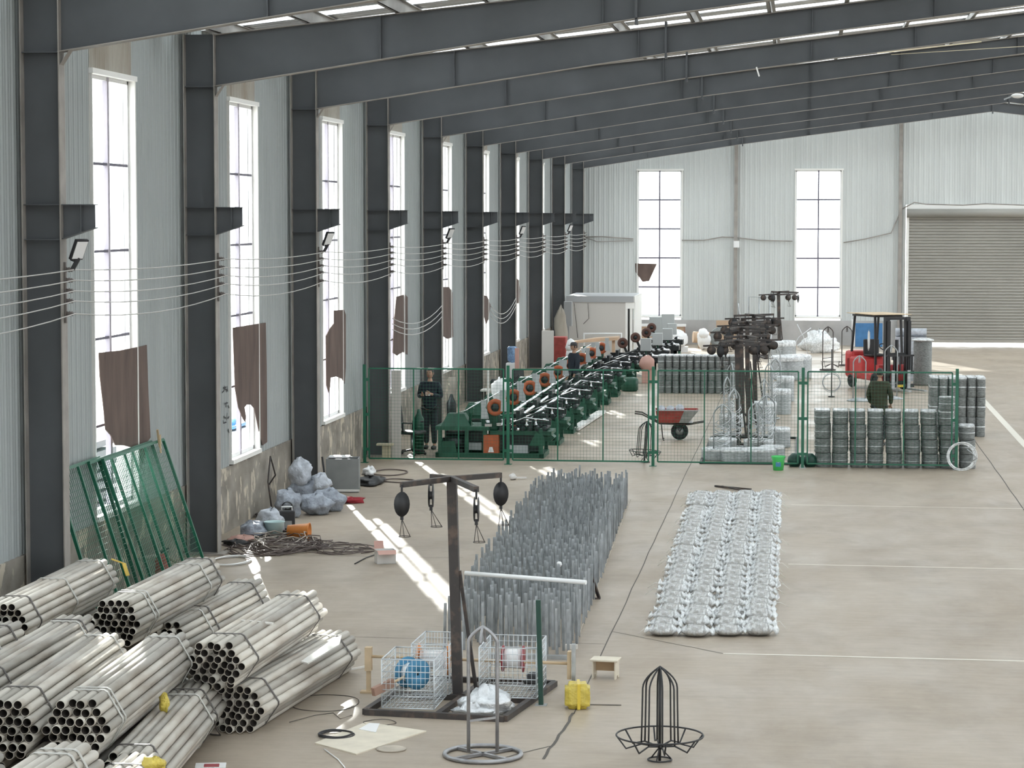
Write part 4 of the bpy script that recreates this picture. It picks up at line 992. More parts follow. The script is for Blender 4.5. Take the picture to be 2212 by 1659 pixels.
for k, (lab, pts) in enumerate(cur):
    P = [atx(x, y, -9.17 if k < 3 else -9.19) for x, y in pts]
    b = MB(); vs = [(p.x+.004*math.sin(p.y*30), p.y, p.z) for p in P]+[(p.x-.012+.004*math.sin(p.y*30), p.y, p.z) for p in P]; n = len(P)
    b.add(vs, [tuple(range(n)), tuple(range(2*n-1, n-1, -1))]+[(i, n+i, n+(i+1) % n, (i+1) % n) for i in range(n)])
    tag(b.obj('torn_curtain', 'curtain'), lab, 'curtain', 'torn brown window cloths')
P = [aty(x, y, YG-.035) for x, y in [(1372, 569), (1419, 570), (1409, 592), (1402, 607), (1388, 609), (1379, 596), (1373, 588)]]
b = MB(); n = len(P); b.add([tuple(p) for p in P]+[(p.x, p.y+.012, p.z) for p in P], [tuple(range(n)), tuple(range(2*n-1, n-1, -1))]+[(i, n+i, n+(i+1) % n, (i+1) % n) for i in range(n)])
tag(b.obj('torn_curtain', 'curtain'), 'small brown cloth scrap in the end wall window above the booth', 'curtain', 'torn brown window cloths')

WZ = [4.43, 4.305, 4.18, 4.06, 3.91]; WXX = -8.56
M['wire'] = mat('grey_wire', (.52, .51, .49), .45, .3); M['insul'] = mat('insulator', (.14, .12, .11), .4)
wn_ = ['topmost', 'second highest', 'middle', 'second lowest', 'lowest']
for k, z in enumerate(WZ):
    pts = []
    for c in range(len(COLY)-1):
        y0, y1 = COLY[c], COLY[c+1]
        if y0 < 18: continue
        for j in range(8):
            s_ = j/8; pts.append((WXX, y0+(y1-y0)*s_, z-.05*(1+.35*k)*(1-(2*s_-1)**2)))
    pts.append((WXX, COLY[-1], z)); b = MB(); b.tube(pts, .0075, 5)
    tag(b.obj('overhead_wire', 'wire'), wn_[k]+' of the five wires strung along the left columns', 'wire', 'wires strung along the left columns')
ins = None
b = MB(); b.box(-.012, .012, -.01, .01, 3.80, 4.52)
for c, y in enumerate(COLY[3:]):
    t = thing('insulator_rack', 'rack of five insulators on the '+['column before the first window', 'foreground column', 'second column', 'third column', 'column behind the fence end', 'fifth column', 'sixth column', 'seventh column', 'eighth column', 'ninth column', 'tenth column', 'last column'][c], 'insulator rack', (-8.68, y, 0), 0, 'insulator racks on the left columns')
    if c == 0:
        br = MB(); br.box(0, .02, -.02, .02, 3.80, 4.52); rack_mesh = br.mesh('rack_bar'); rack_mesh.materials.append(M['insul'])
        br = MB(); br.lathe([(0, 0), (.03, 0), (.022, .02), (.034, .035), (.022, .05), (.03, .07), (0, .07)], 12, TR(.02, 0, 0) @ Matrix.Rotation(PI/2, 4, 'Y')); br.box(.08, .12, -.05, .05, -.012, .012); ins_mesh = br.mesh('insulator'); ins_mesh.materials.append(M['insul'])
    o = bpy.data.objects.new('rack_bar', rack_mesh); sc.collection.objects.link(o); o.parent = t
    for z in WZ:
        o = bpy.data.objects.new('insulator', ins_mesh); sc.collection.objects.link(o); o.parent = t; o.location = (0, 0, z)
def wire(name, P, r, m, label, cat='wire', g=None):
    b = MB(); b.tube(P, r, 5); return tag(b.obj(name, m), label, cat, g)
def sag(a, b_, s_, n=9): return [Vector(a).lerp(Vector(b_), i/(n-1))-Vector((0, 0, s_*(1-(2*i/(n-1)-1)**2))) for i in range(n)]
for k in range(3):
    a_ = atx(848, 688+k*12, -8.75); c_ = atx(955, 660+k*12, -8.66)
    wire('slack_cable', sag(a_, c_, .25), .010, 'wire', ['upper', 'middle', 'lower'][k]+' slack cable across the fourth window', g='slack cables across the windows')
    a_ = atx(1060, 660+k*11, -8.75); c_ = Vector((-8.69, 73.60, atx(1113, 645+k*9, -8.66).z))
    wire('slack_cable', sag(a_, c_, .35), .011, 'wire', ['upper', 'middle', 'lower'][k]+' slack cable across the sixth window', g='slack cables across the windows')
def flood(Y, z, label):
    t = thing('floodlight', label, 'floodlight', (-8.58, Y-.02, z), 0, 'floodlights on the left columns')
    b = MB(); T_ = TR(.09, -.03, .12) @ Matrix.Rotation(-.5, 4, 'Z') @ Matrix.Rotation(.45, 4, 'Y')
    b.box(-.02, .02, -.10, .10, -.13, .13, T_, .006); b.obj('lamp_housing', 'black', t)
    b = MB(); b.box(.0205, .026, -.085, .085, -.11, .11, T_); b.obj('lens', 'white', t)
    b = MB(); b.tube([(-.02, 0, 0), (.02, 0, -.02), (.07, -.02, .06)], .012, 6); b.bar((0, 0, -.12), (.08, 0, .02), .03, .05); b.obj('arm', 'black', t)
flood(28.05, 4.55, 'floodlight on the nearest left column'); flood(43.25, 4.55, 'floodlight on the third left column'); flood(58.45, 4.55, 'floodlight on the fifth left column')
flood(73.65, 4.55, 'floodlight on the seventh left column'); flood(88.85, 4.55, 'floodlight on the ninth left column')
# cables along the end wall
def gwire(pts, label, r=.022): wire('wall_cable', [aty(x, y, YG-.10) for x, y in pts], r, 'steel_flange', label, 'cable', 'cables along the end wall')
gwire([(1264, 512), (1300, 511), (1368, 516)], 'cable on the end wall left of its first window')
gwire([(1264, 513), (1290, 522), (1330, 521), (1368, 520)], 'sagging cable under the one left of the first end window', .016)
gwire([(1473, 519), (1520, 519), (1560, 512), (1590, 513), (1640, 519), (1712, 521)], 'cable on the end wall between its two windows')
gwire([(1822, 524), (1870, 516), (1925, 503), (1935, 480), (1948, 450)], 'cable rising to the roller shutter corner')
gwire([(1948, 452), (1975, 437), (2000, 441), (2080, 443), (2130, 440), (2212, 443), (2240, 441)], 'cable running above the roller shutter')
b = MB(); p = aty(1591, 527, YG-.22); b.box(p.x-.11, p.x+.11, YG-.3, YG-.2, p.z-.14, p.z+.12); tag(b.obj('junction_box', 'white'), 'white junction box on the end wall post', 'junction box')
# bright loose strips hanging from the roof
M['strip'] = mat('pale_strip', (.80, .70, .50), .5)
p0 = aty(1895, 115, 50.3); p1 = aty(2120, 90, 50.3); b = MB(); b.bar(p0, p1, .03, .02); tag(b.obj('loose_strip', 'strip'), 'pale loose strip hanging under the roof beams', 'strip')
p0 = aty(1925, 118, 50.9); p1 = aty(2212, 100, 50.9); b = MB(); b.bar(p0, p1, .012, .012); tag(b.obj('loose_cable', 'strip'), 'thin pale cable crossing below the loose roof strip', 'cable')
b = MB(); p0 = aty(1634, 145, 50.7); b.bar(p0, aty(1640, 165, 50.7), .05, .03); tag(b.obj('roof_clip', 'sill'), 'small pale bracket hanging from a roof beam', 'bracket')
t = thing('hanging_lamp', 'small white lamp fixed under the roof near the ridge', 'lamp', tuple(aty(2198, 207, 85)))
b = MB(); b.blob((0, 0, 0), .22, .12, .08, 3, .05, 16, 8, flat=False); b.obj('lamp_head', 'pvc', t); b = MB(); b.bar((-.15, 0, 0), (-.45, 0, -.12), .05, .05); b.bar((-.1, 0, .0), (.1, 0, .45), .02, .02); b.obj('lamp_arm', 'galv', t)

# ink marks handwritten on the wall sheet beside the second window
M['ink'] = mat('black_ink', (.03, .03, .035), .7)
b = MB()
def stroke(pts, w=.022):
    P = [atx(x, y, XL+.022) for x, y in pts]
    for p, q in zip(P[:-1], P[1:]): b.bar(p, q, w, .003, up=(1, 0, 0))
for pts in ([(482, 838), (489, 836)], [(485, 834), (484, 844), (480, 848)], [(486, 840), (491, 842), (489, 847)], [(491, 834), (492, 846)], [(486, 872), (492, 870)], [(489, 868), (488, 880)], [(493, 876), (495, 881)],
            [(483, 900), (488, 903)], [(491, 892), (489, 908)], [(492, 904), (495, 900)], [(482, 908), (483, 914), (489, 912)], [(493, 927), (495, 935)]): stroke(pts)
for pts in ([(489, 906), (490, 906)],): pass
o = b.obj('ink_marks', 'ink'); tag(o, 'handwritten black ink marks on the wall sheet left of the second window', 'writing')
# things in the yard seen through the lower panes
M['yard_blue'] = mat('blue_yard_machine', (.06, .20, .48), .5); M['yard_grey'] = mat('grey_yard_stack', (.22, .23, .25), .8)
a_ = atx(505, 915, -13.5); c_ = atx(545, 985, -13.5)
b = MB(); b.box(-14.6, -13.5, a_.y, c_.y, 0, a_.z*.55); b.box(-14.3, -13.8, a_.y+.3, (a_.y+c_.y)/2, 0, a_.z); b.tube([(-13.6, a_.y+.2, a_.z*.55), (-13.7, a_.y+.8, a_.z*1.1), (-14, c_.y, a_.z*.6)], .08, 8)
tag(b.obj('blue_yard_machine', 'yard_blue'), 'blue machine standing in the yard outside the second window', 'machine')
a_ = atx(215, 905, -12.0); c_ = atx(245, 1000, -12.0); b = MB()
for i in range(7): b.box(-13.2, -12.0, a_.y-2, c_.y+.2, .18*i+.02, .18*i+.13)
tag(b.obj('yard_stack', 'yard_grey'), 'grey stacked slats in the yard outside the nearest window', 'stack')

# ------------------------------------------------------------ wire rolls in stacks
def roll_meshes(r, h, seed, nm):
    rr = random.Random(seed); b = MB(); pr = [(r*.35, .004), (r*.93, .0)]
    k = 7
    for i in range(k+1):
        z = h*i/k; pr.append((r*(1+(.03 if i % 2 else -.02)+rr.uniform(-.015, .015)), .01+z*.96))
    pr += [(r*.9, h*.995), (r*.4, h*.99), (r*.38, h*.8)]
    b.lathe(pr, 20); m1 = b.mesh('winding'); m1.materials.append(M['rollwire'])
    b = MB(); b.lathe([(r*1.0, h*.9), (r*1.03, h*.97), (r*.92, h*1.01), (r*.5, h*1.012), (r*.36, h*1.0)], 20); m2 = b.mesh('film_cap'); m2.materials.append(M['film_white'])
    b = MB()
    b.lathe([(r*.98, h*.47), (r*1.045, h*.48), (r*1.045, h*.52), (r*.98, h*.53)], 20)
    m3 = b.mesh('binding'); m3.materials.append(M['galv_bright'])
    return m1, m2, m3
M['rollwire'] = mat('wound_zinc_wire', (.25, .265, .26), .5, .35, .35, 16, bump=.9, bscale=55, stretch=(1, 1, 3))
def put_roll(ms, x, y, z, rz, label, group, cap):
    t = thing('wire_roll', label, 'wire roll', (x, y, z), rz, group)
    for nm, me in (('winding', ms[0]), ('binding', ms[2])):
        o = bpy.data.objects.new(nm, me); sc.collection.objects.link(o); o.parent = t
    if cap:
        o = bpy.data.objects.new('film_cap', ms[1]); sc.collection.objects.link(o); o.parent = t
    return t
rs = random.Random(17); A_ = [roll_meshes(.158, .285, k, 'a') for k in range(4)]
lv = ['bottom', 'second', 'third', 'top', 'topmost extra']
cx = [fl(p, 1000).x for p in (1777, 1814, 1851, 1889, 1928, 1966, 2004, 2041, 2083)]
for row in range(2):
    for c, x in enumerate(cx):
        n_ = 4 if c < 8 else 3
        for k in range(n_+(1 if c == 7 and row == 0 else 0)):
            ln = (lv[k] if k < 4 else 'single extra fifth')
            lab = 'grey wire roll, %s layer, %s column, %s row of the coil wall' % (ln, ordw(c), 'front' if row == 0 else 'rear')
            xo = (-.02*k if c < 6 else .0) if row == 0 else 0
            put_roll(A_[rs.randrange(4)], x*(1.0)+rs.uniform(-.012, .012)+(-.035*(k/3)*(1 if c > 3 else .3)), 49.77+row*.34+rs.uniform(-.008, .008), .292*k, rs.uniform(0, 6), lab, 'grey wire rolls in the coil wall behind the fence', k >= n_-1)
B_ = [roll_meshes(.103, .455, 20+k, 'b') for k in range(3)]
for row in range(4):
    for c in range(6):
        for k in range(3):
            if row in (1, 2) and 0 < c < 5 and k < 2: continue
            put_roll(B_[rs.randrange(3)], 3.0+.213*c-.02*row*0+rs.uniform(-.006, .006)+row*.0, 57.1+row*.215, .458*k, rs.uniform(0, 6), 'tall narrow wire roll, %s layer, %s column, %s row behind the coil wall' % (lv[k] if k < 2 else 'top', ordw(c), ordw(row)), 'tall narrow wire rolls behind the coil wall', k == 2)
C_ = [roll_meshes(.098, .365, 40+k, 'c') for k in range(3)]
for row in range(3):
    for c in range(11):
        for k in range(3):
            if row == 1 and 0 < c < 10 and k < 2: continue
            put_roll(C_[rs.randrange(3)], -4.07+.205*c+rs.uniform(-.008, .008)+row*.02, 70.3+row*.21, .368*k, rs.uniform(0, 6), 'dark grey wire roll, %s layer, %s column, %s row of the far stack' % (lv[k] if k < 2 else 'top', ordw(c), ordw(row)), 'dark grey wire rolls in the far stack', k == 2)

# big zinc coils around the payoff stands
def zinc_coil(loc, r, h, label, seed, wrap=True, rz=0):
    t = thing('zinc_coil', label, 'zinc coil', tuple(loc), rz, 'bright zinc coils around the payoff stands')
    rr = random.Random(seed); b = MB(); pr = [(r*.62, 0), (r*.97, 0)]; k = 8
    for i in range(k+1): pr.append((r*(1+rr.uniform(-.02, .02)), .01+h*i/k*.97))
    pr += [(r*.95, h), (r*.64, h), (r*.60, h*.9), (r*.62, 0)]
    b.lathe(pr, 30); b.obj('winding', 'coil_zinc', t)
    if wrap:
        b = MB(); b.lathe([(r*1.015, h*.82), (r*1.04, h*.97), (r*.93, h*1.05), (r*.66, h*1.04), (r*.58, h*.9)], 30); b.obj('film_wrap', 'film_white', t)
    for a in (0, 1.57, 3.14, 4.71):
        b = MB(); b.bar((r*1.01*math.cos(a), r*1.01*math.sin(a), 0.01), (r*1.01*math.cos(a), r*1.01*math.sin(a), h), .03, .006); b.obj('binding', 'galv', t)
    return t
M['coil_zinc'] = mat('coil_zinc', (.52, .55, .56), .35, .55, .25, 12, bump=.8, bscale=60, stretch=(1, 1, 4))
cl_ = [((1546, 996), .30, .24, 'low zinc coil at the left front of the payoff stand'), ((1588, 999), .33, .25, 'wide zinc coil at the front, left of the stand pole'), ((1637, 999), .36, .25, 'wide zinc coil at the front, right of the stand pole'), ((1668, 992), .26, .25, 'bright zinc coil behind the green bucket'),
       ((1683, 968), .24, .42, 'tall zinc coil at the aisle side of the payoff stand'), ((1640, 978), .34, .25, 'zinc coil in the second pair on the right'), ((1560, 975), .3, .25, 'zinc coil in the second pair on the left'),
       ((1688, 896), .24, .62, 'tall zinc coil third along the aisle side'), ((1696, 868), .24, .66, 'tall zinc coil fourth along the aisle side'), ((1650, 915), .30, .5, 'zinc coil between the receding stands'), ((1580, 925), .30, .3, 'zinc coil on the left of the receding stands'),
       ((1700, 822), .5, .72, 'large pale zinc coil near the far payoff stand'), ((1725, 818), .4, .7, 'second large pale zinc coil near the far payoff stand'), ((1690, 790), .45, .8, 'far zinc coil behind the pale ones')]
for k, ((px, py), r, h, lab) in enumerate(cl_): zinc_coil(fl(px, py)+Vector((0, r, 0)), r, h, lab, 60+k)
b = MB(); a_ = fl(1512, 1000); c_ = fl(1722, 1004); b.box(a_.x, c_.x, 50.0, 50.05, 0, .05); b.box(a_.x, a_.x+.05, 50.0, 56, 0, .05); b.box(c_.x-.05, c_.x, 50, 56, 0, .05); b.box(a_.x, c_.x, 55.95, 56, 0, .05)
tag(b.obj('drip_tray_frame', 'black'), 'dark low steel frame on the floor around the zinc coils', 'floor frame')

# payoff stands receding behind the fence (same kind of stand as the front one)
stand0 = sc.objects['pulley_stand']; kids0 = list(stand0.children)
for k, (px, py, s_) in enumerate([(1596, 963, 1.0), (1618, 944, 1.0), (1604, 918, 1.02), (1618, 898, 1.03), (1632, 873, 1.04), (1684, 772, 1.02)]):
    p = fl(px, py); n = thing('pulley_stand', ['nearest dark payoff stand behind the fence', 'second dark payoff stand, its pole just right of the nearest one', 'third dark payoff stand behind the fence', 'fourth dark payoff stand behind the fence', 'farthest of the clustered dark payoff stands', 'separate dark payoff stand far back below the second end window'][k], 'pulley stand', (p.x, p.y, 0), [.1, -.12, .2, .05, -.1, .3][k], 'dark payoff stands behind the fence')
    n.scale = (s_, s_, s_)
    for ch in kids0:
        if ch.name.startswith('base_frame') and k in (0, 1, 2, 3, 4): continue
        c = ch.copy(); sc.collection.objects.link(c); c.parent = n
    b = MB(); b.box(-.18, .18, -.18, .18, 0, .06)
    for q in (-.35, .0, .35): b.bar((q-.45, -.1, 2.22), (q+.35, .25, 2.24), .05, .04)
    b.obj('head_bar', 'rusty', n)
    for q in (-.62, -.34, .3, .55): b = MB(); b.lathe([(0, -.03), (.10, -.03), (.06, 0), (.10, .03), (0, .03)], 16, TR(q, .05*q, 2.12) @ Matrix.Rotation(PI/2, 4, 'X')); b.obj('roller', 'rusty', n)
# carriers holding wire, in pairs by the stands
def carrier_wire(loc, H_, W_, label, rz=0, m='galv', wire_=True):
    t = arched(loc, H_, W_, W_*.75, .016, label, m, rz, group='arched carriers behind the fence')
    if wire_:
        b = MB(); rr = random.Random(int(loc[0]*100) % 97)
        for i in range(16):
            a0 = rr.uniform(0, 6.28); R2 = W_*.45*rr.uniform(.8, 1.15); z0 = rr.uniform(.1, H_*.45); z1 = z0+rr.uniform(.15, .5)
            b.tube([Vector((R2*math.cos(a0+j*.55), R2*math.sin(a0+j*.55), z0+(z1-z0)*j/9)) for j in range(10)], .006, 5)
        b.obj('hung_wire', 'galv_bright', t)
    return t
for k, (px, py, H_, lab) in enumerate([(1560, 992, 1.15, 'arched carrier on the front left zinc coil'), (1655, 986, 1.3, 'arched carrier on the front right zinc coil'), (1632, 980, 1.1, 'arched carrier close behind the front right one'), (1585, 968, 1.3, 'arched carrier left of the stand poles'),
        (1570, 940, 1.35, 'arched carrier left, further back'), (1650, 945, 1.35, 'arched carrier right, further back'), (1580, 905, 1.4, 'arched carrier left, deeper in the row'), (1660, 905, 1.4, 'arched carrier right, deeper in the row'), (1675, 880, 1.3, 'last arched carrier on the right of the row'), (1672, 858, 1.45, 'bright wire carrier below the hanging wires')]):
    carrier_wire(tuple(fl(px, py)), H_, .36, lab, .3*k, 'galv')
for k, (px, py, H_, lab) in enumerate([(1856, 866, 1.25, 'grey arched carrier with a dish base, left of the standing worker'), (1924, 862, 1.5, 'pale arched carrier with a dish base, right of the standing worker'), (1788, 800, 1.45, 'dark arched carrier far behind the fence'), (1829, 790, 1.35, 'thin arched carrier next to the blue panel')]):
    t = carrier_wire(tuple(fl(px, py)), H_, .34, lab, 0, 'galv' if k < 2 else 'rusty', False)
    if k < 2: b = MB(); b.lathe([(0, .05), (.1, .05), (.34, .0), (.35, .02), (.12, .09), (0, .09)], 28); b.obj('dish_base', 'galv', t)
birdcage(tuple(fl(1392, 999)), .86, .17, .33, 'thin black birdcage wire stand behind the fence, left of the gate gap', 'black', tilt=(0, .06, 0))
t = thing('ring_stand', 'upright wire ring stand behind the fence, left of the dish based carrier', 'wire stand', tuple(fl(1796, 858)))
b = MB(); b.tube([(0, 0, .0), (0, 0, 1.35)], .016, 8); b.obj('centre_rod', 'black', t)
b = MB(); b.torus((0, 0, .42), .24, .012, 32, 6, T=TR(0, 0, .42) @ Matrix.Rotation(PI/2, 4, 'X') @ TR(0, 0, -.42)); b.torus((0, 0, .42), .28, .008, 32, 6, T=TR(0, 0, .42) @ Matrix.Rotation(PI/2, 4, 'X') @ Matrix.Rotation(.4, 4, 'Y') @ TR(0, 0, -.42)); b.obj('ring', 'galv', t)
b = MB(); b.lathe([(0, 0), (.10, 0), (.09, .03), (0, .04)], 18); b.obj('foot', 'black', t)
b = MB(); 
for a in range(8): b.tube([(0, 0, .95), (.26*math.cos(a*.785), .26*math.sin(a*.785), .85), (.30*math.cos(a*.785), .30*math.sin(a*.785), 1.02)], .007, 5)
b.torus((0, 0, 1.0), .28, .007, 28, 5); b.obj('upper_basket', 'rusty', t)
# thin bright wires rising from the coils
for k, (x0, y0, x1, y1) in enumerate([(1600, 690, 1595, 655), (1748, 745, 1722, 700), (1660, 760, 1668, 712), (1700, 740, 1752, 708)]):
    Y_ = 66 if k in (0, 2) else 86; 
    wire('bright_wire', [aty(x0, y0+(6 if k == 0 else 30), Y_), aty((x0+x1)/2, (y0+y1)/2+4, Y_), aty(x1, y1, Y_)], .014, 'galv_bright', ['short bright wire end above the payoff heads', 'bright wire curving up from the far coils', 'bright wire between the payoff heads and the far stand', 'white tube end resting on the far coils'][k], 'wire')

# green bucket, clear hose
t = thing('green_bucket', 'bright green plastic bucket on the floor in front of the fence', 'bucket', tuple(fl(1681, 1017)+Vector((0, .13, 0))))
M['lime'] = mat('bright_green_plastic', (.08, .62, .16), .4)
b = MB(); b.lathe([(0, 0), (.10, 0), (.135, .26), (.148, .28), (.135, .285), (.10, .02), (0, .02)], 26); b.obj('body', 'lime', t)
b = MB(); b.tube([(-.14, 0, .27), (-.12, -.06, .2), (0, -.135, .16), (.12, -.06, .2), (.14, 0, .27)], .006, 6); b.obj('handle', 'galv', t)
b = MB(); b.box(-.05, .05, -.128, -.122, .08, .17); b.obj('label_plate', 'blue', t)
t = thing('hose_coil', 'clear hose coil leaning on the open end fence post', 'hose', (3.15, 49.30, .285), 0)
b = MB(); rr = random.Random(4)
for i in range(7):
    R2 = .27+rr.uniform(-.025, .02); b.torus((rr.uniform(-.02, .02), 0, 0), R2, .010, 34, 6, T=Matrix.Rotation(PI/2+rr.uniform(-.08, .08), 4, 'X') @ Matrix.Scale(1, 4))
b.obj('hose_loops', 'film_white', t); b = MB(); b.tube([(.1, -.02, .15), (.22, -.03, .05), (.30, -.02, -.03), (.18, -.03, -.1)], .012, 6); b.obj('hose_end', 'galv', t)
for k, x in enumerate((-.17, .14)):
    b = MB(); b.lathe([(0, 0), (.10, 0), (.15, .1), (.13, .2), (.05, .27), (0, .27)], 18, TR(x, 49.75, 0)); tag(b.obj('dark_pot', 'green_dark'), ['dark round pot left of the fence post by the coil wall', 'dark round pot between the fence post and the coil wall'][k], 'pot')

# ------------------------------------------------------------ wheelbarrow
wx = fl(1468, 950); t = thing('wheelbarrow', 'red wheelbarrow with one big black wheel seen through the fence', 'wheelbarrow', (wx.x, wx.y, 0), .06)
M['redtray'] = mat('worn_red_paint', (.34, .055, .045), .6, 0, .25, 7); M['tyre'] = mat('rubber', (.022, .022, .024), .8)
b = MB(); 
def frus(b, x0, x1, y0, y1, z0, X0, X1, Y0, Y1, z1): b.add([(x0,y0,z0),(x1,y0,z0),(x1,y1,z0),(x0,y1,z0),(X0,Y0,z1),(X1,Y0,z1),(X1,Y1,z1),(X0,Y1,z1)], [(0,3,2,1),(0,1,5,4),(1,2,6,5),(2,3,7,6),(3,0,4,7)])
frus(b, -.50, .18, -.22, .22, .40, -.55, .42, -.32, .32, .70); frus(b, -.48, .16, -.205, .205, .415, -.535, .40, -.31, .31, .70); b.obj('tray', 'redtray', t)
b = MB(); b.add([(.19, -.225, .402), (.43, -.325, .70), (.10, -.325, .70), (-.02, -.225, .402)], [(0, 1, 2, 3)]); b.box(-.56, .45, -.34, -.31, .685, .70); b.box(.17, .30, -.2, .2, .40, .415); b.obj('tray_nose', 'galv', t)
b = MB(); b.torus((0, 0, 0), .145, .052, 30, 10, T=TR(.0, 0, .197) @ Matrix.Rotation(PI/2, 4, 'X')); b.obj('tyre', 'tyre', t)
b = MB(); b.lathe([(.0, -.03), (.04, -.03), (.05, -.015), (.10, -.02), (.105, .02), (.05, .015), (.04, .03), (0, .03)], 22, TR(0, 0, .197) @ Matrix.Rotation(PI/2, 4, 'X')); b.obj('wheel_hub', 'galv', t)
for s_ in (-1, 1):
    b = MB(); b.tube([(-1.02, s_*.30, .62), (-.85, s_*.29, .60), (-.45, s_*.2, .38), (.2, s_*.14, .36), (.55, s_*.10, .42)], .017, 8); b.obj('handle', 'rusty', t)
    b = MB(); b.tube([(-.42, s_*.2, .40), (-.38, s_*.22, .03), (-.35, s_*.22, .0)], .014, 6); b.obj('leg', 'rusty', t)
    b = MB(); b.bar((-.12, s_*.08, .38), (0, s_*.075, .197), .02); b.bar((.12, s_*.08, .38), (0, s_*.075, .197), .02); b.obj('fork', 'rusty', t)
for k in range(3):
    b = MB(); b.lathe([(0, -.1), (.09, -.1), (.1, -.05), (.1, .06), (.085, .1), (0, .1)], 18, Matrix.Rotation(1.2, 4, 'X')); o = b.obj('small_coil', 'bag_pale'); o.location = (wx.x-.42+.21*k, wx.y+.02, .67+.03*(k == 2)); tag(o, ['pale', 'middle pale', 'slightly taller pale'][k]+' wire coil lying in the red wheelbarrow, '+['at the handle end', 'between its neighbours', 'at the wheel side'][k], 'coil', 'wire coils in the wheelbarrow')

# ------------------------------------------------------------ green wire machines
M['mgreen'] = mat('machine_green', (.010, .075, .042), .45, 0, .25, 5); M['morange'] = mat('machine_orange', (.42, .10, .035), .5, 0, .12, 6)
M['maroon_dark'] = mat('dark_brown_drum', (.09, .04, .03), .6); M['mdark'] = mat('oily_dark_steel', (.03, .034, .036), .38, .5, .3, 8); M['mgrey'] = mat('light_grey_enamel', (.40, .425, .43), .5); M['chrome'] = mat('polished_shaft', (.80, .82, .84), .18, .9)
def machine(loc, label, rz=0):
    t = thing('wire_machine', label, 'machine', loc, rz, 'green wire machines in a receding row')
    b = MB(); b.box(0, 2.3, 0, .1, 0, .10); b.box(0, 2.3, 1.0, 1.1, 0, .10); b.box(0, .1, 0, 1.1, 0, .1); b.box(2.2, 2.3, 0, 1.1, 0, .1)
    for x in (.05, .62, 1.0, 2.2): 
        for y in (.03, 1.0): b.box(x, x+.08, y, y+.07, .1, .62)
    b.box(0, 1.15, 0, 1.1, .58, .66); b.box(1.15, 2.45, .1, 1.0, .48, .56); b.prism([(.1, .1), (.45, .1), (.40, .34), (.15, .34)], .02, .06, Matrix.Rotation(PI/2, 4, 'X') @ TR(0, 0, -.12)); b.obj('base_frame', 'mgreen', t)
    b = MB(); b.add([(.12,0,.66),(.75,0,.66),(.75,.5,.66),(.12,.5,.66),(.25,.1,.92),(.6,.1,.92),(.6,.4,.92),(.25,.4,.92)], [(0,1,5,4),(1,2,6,5),(2,3,7,6),(3,0,4,7),(4,5,6,7)]); b.box(.95, 1.3, .2, .7, .56, .98, None, .03); b.obj('gear_housing', 'mgreen', t)
    b = MB(); b.cyl((.18, .25, .30), (.60, .25, .30), .16, 20); b.cyl((.1, .25, .30), (.18, .25, .30), .10, 16); b.box(.22, .56, .15, .35, .10, .16); b.obj('motor', 'mdark', t)
    b = MB(); b.lathe([(.085, -.05), (.175, -.05), (.18, 0), (.175, .05), (.085, .05), (.085, -.05)], 30, TR(1.26, .12, 1.06) @ Matrix.Rotation(PI/2, 4, 'X') @ Matrix.Rotation(0, 4, 'X')); b.obj('flywheel', 'morange', t)
    b = MB(); b.lathe([(0, -.06), (.085, -.06), (.085, .06), (0, .06)], 20, TR(1.26, .12, 1.06) @ Matrix.Rotation(PI/2, 4, 'X')); b.cyl((1.26, .1, 1.06), (1.26, .9, 1.06), .04, 12); b.obj('hub', 'mdark', t)
    for (gx, gz) in ((.96, .82), (1.38, .98)):
        b = MB(); b.prism([(0, 0), (.17, 0), (.15, .12), (.10, .24), (.12, .34), (.12, .40), (.0, .40), (.0, .30), (.01, .2)], 0, .012, TR(gx, .06, gz) @ Matrix.Rotation(PI/2, 4, 'X')); b.obj('guard_plate', 'mgrey', t)
    b = MB(); b.box(1.02, 1.34, .02, .3, .06, .48); b.obj('side_panel', 'morange', t)
    b = MB(); b.prism([(0, 0), (.12, 0), (.09, .11), (.03, .11)], 0, .008, TR(1.12, .018, .12) @ Matrix.Rotation(PI/2, 4, 'X')); b.obj('warning_sign', 'white', t)
    b = MB(); b.box(.62, .96, .2, .6, .14, .30, None, .01); b.box(1.5, 1.95, .1, .6, .08, .26, None, .01); b.obj('drip_tray', 'mgrey', t)
    rr = random.Random(3)
    for i in range(7):
        b = MB(); x = 1.40+.15*i; b.cyl((x, .05, .62), (x, .95, .62+.04*(i % 2)), .05, 12); b.cyl((x, .0, .62), (x, .05, .62), .03, 10); b.obj('roller', 'mdark', t)
    for i in range(6):
        b = MB(); x = 1.42+.17*i; y = .1+.13*(i % 3); b.lathe([(0, 0), (.035, 0), (.05, .04), (.03, .07), (.03, .13), (.045, .15), (0, .16)], 12, TR(x, y, .66)); b.obj('spindle', 'chrome', t)
    b = MB(); b.box(1.35, 2.42, .3, .36, .68, .80); b.box(1.5, 2.3, .6, .66, .68, .90); b.box(1.7, 1.78, .1, .9, .70, 1.0); b.bar((1.5, .1, .7), (2.3, .8, .98), .04); b.obj('linkage', 'mdark', t)
    for i in range(9):
        rr2 = random.Random(40+i); b = MB(); x = 1.3+rr2.uniform(0, 1.0); y = rr2.uniform(.05, .9); z = .56+rr2.uniform(0, .22)
        b.box(x, x+rr2.uniform(.06, .22), y, y+rr2.uniform(.05, .16), z, z+rr2.uniform(.05, .2), None, .008); b.obj('clamp_block', 'mdark', t)
    b = MB(); b.box(1.2, 2.2, .25, .75, .12, .46); b.box(.15, .95, .45, .95, .12, .5); b.obj('sump', 'mdark', t)
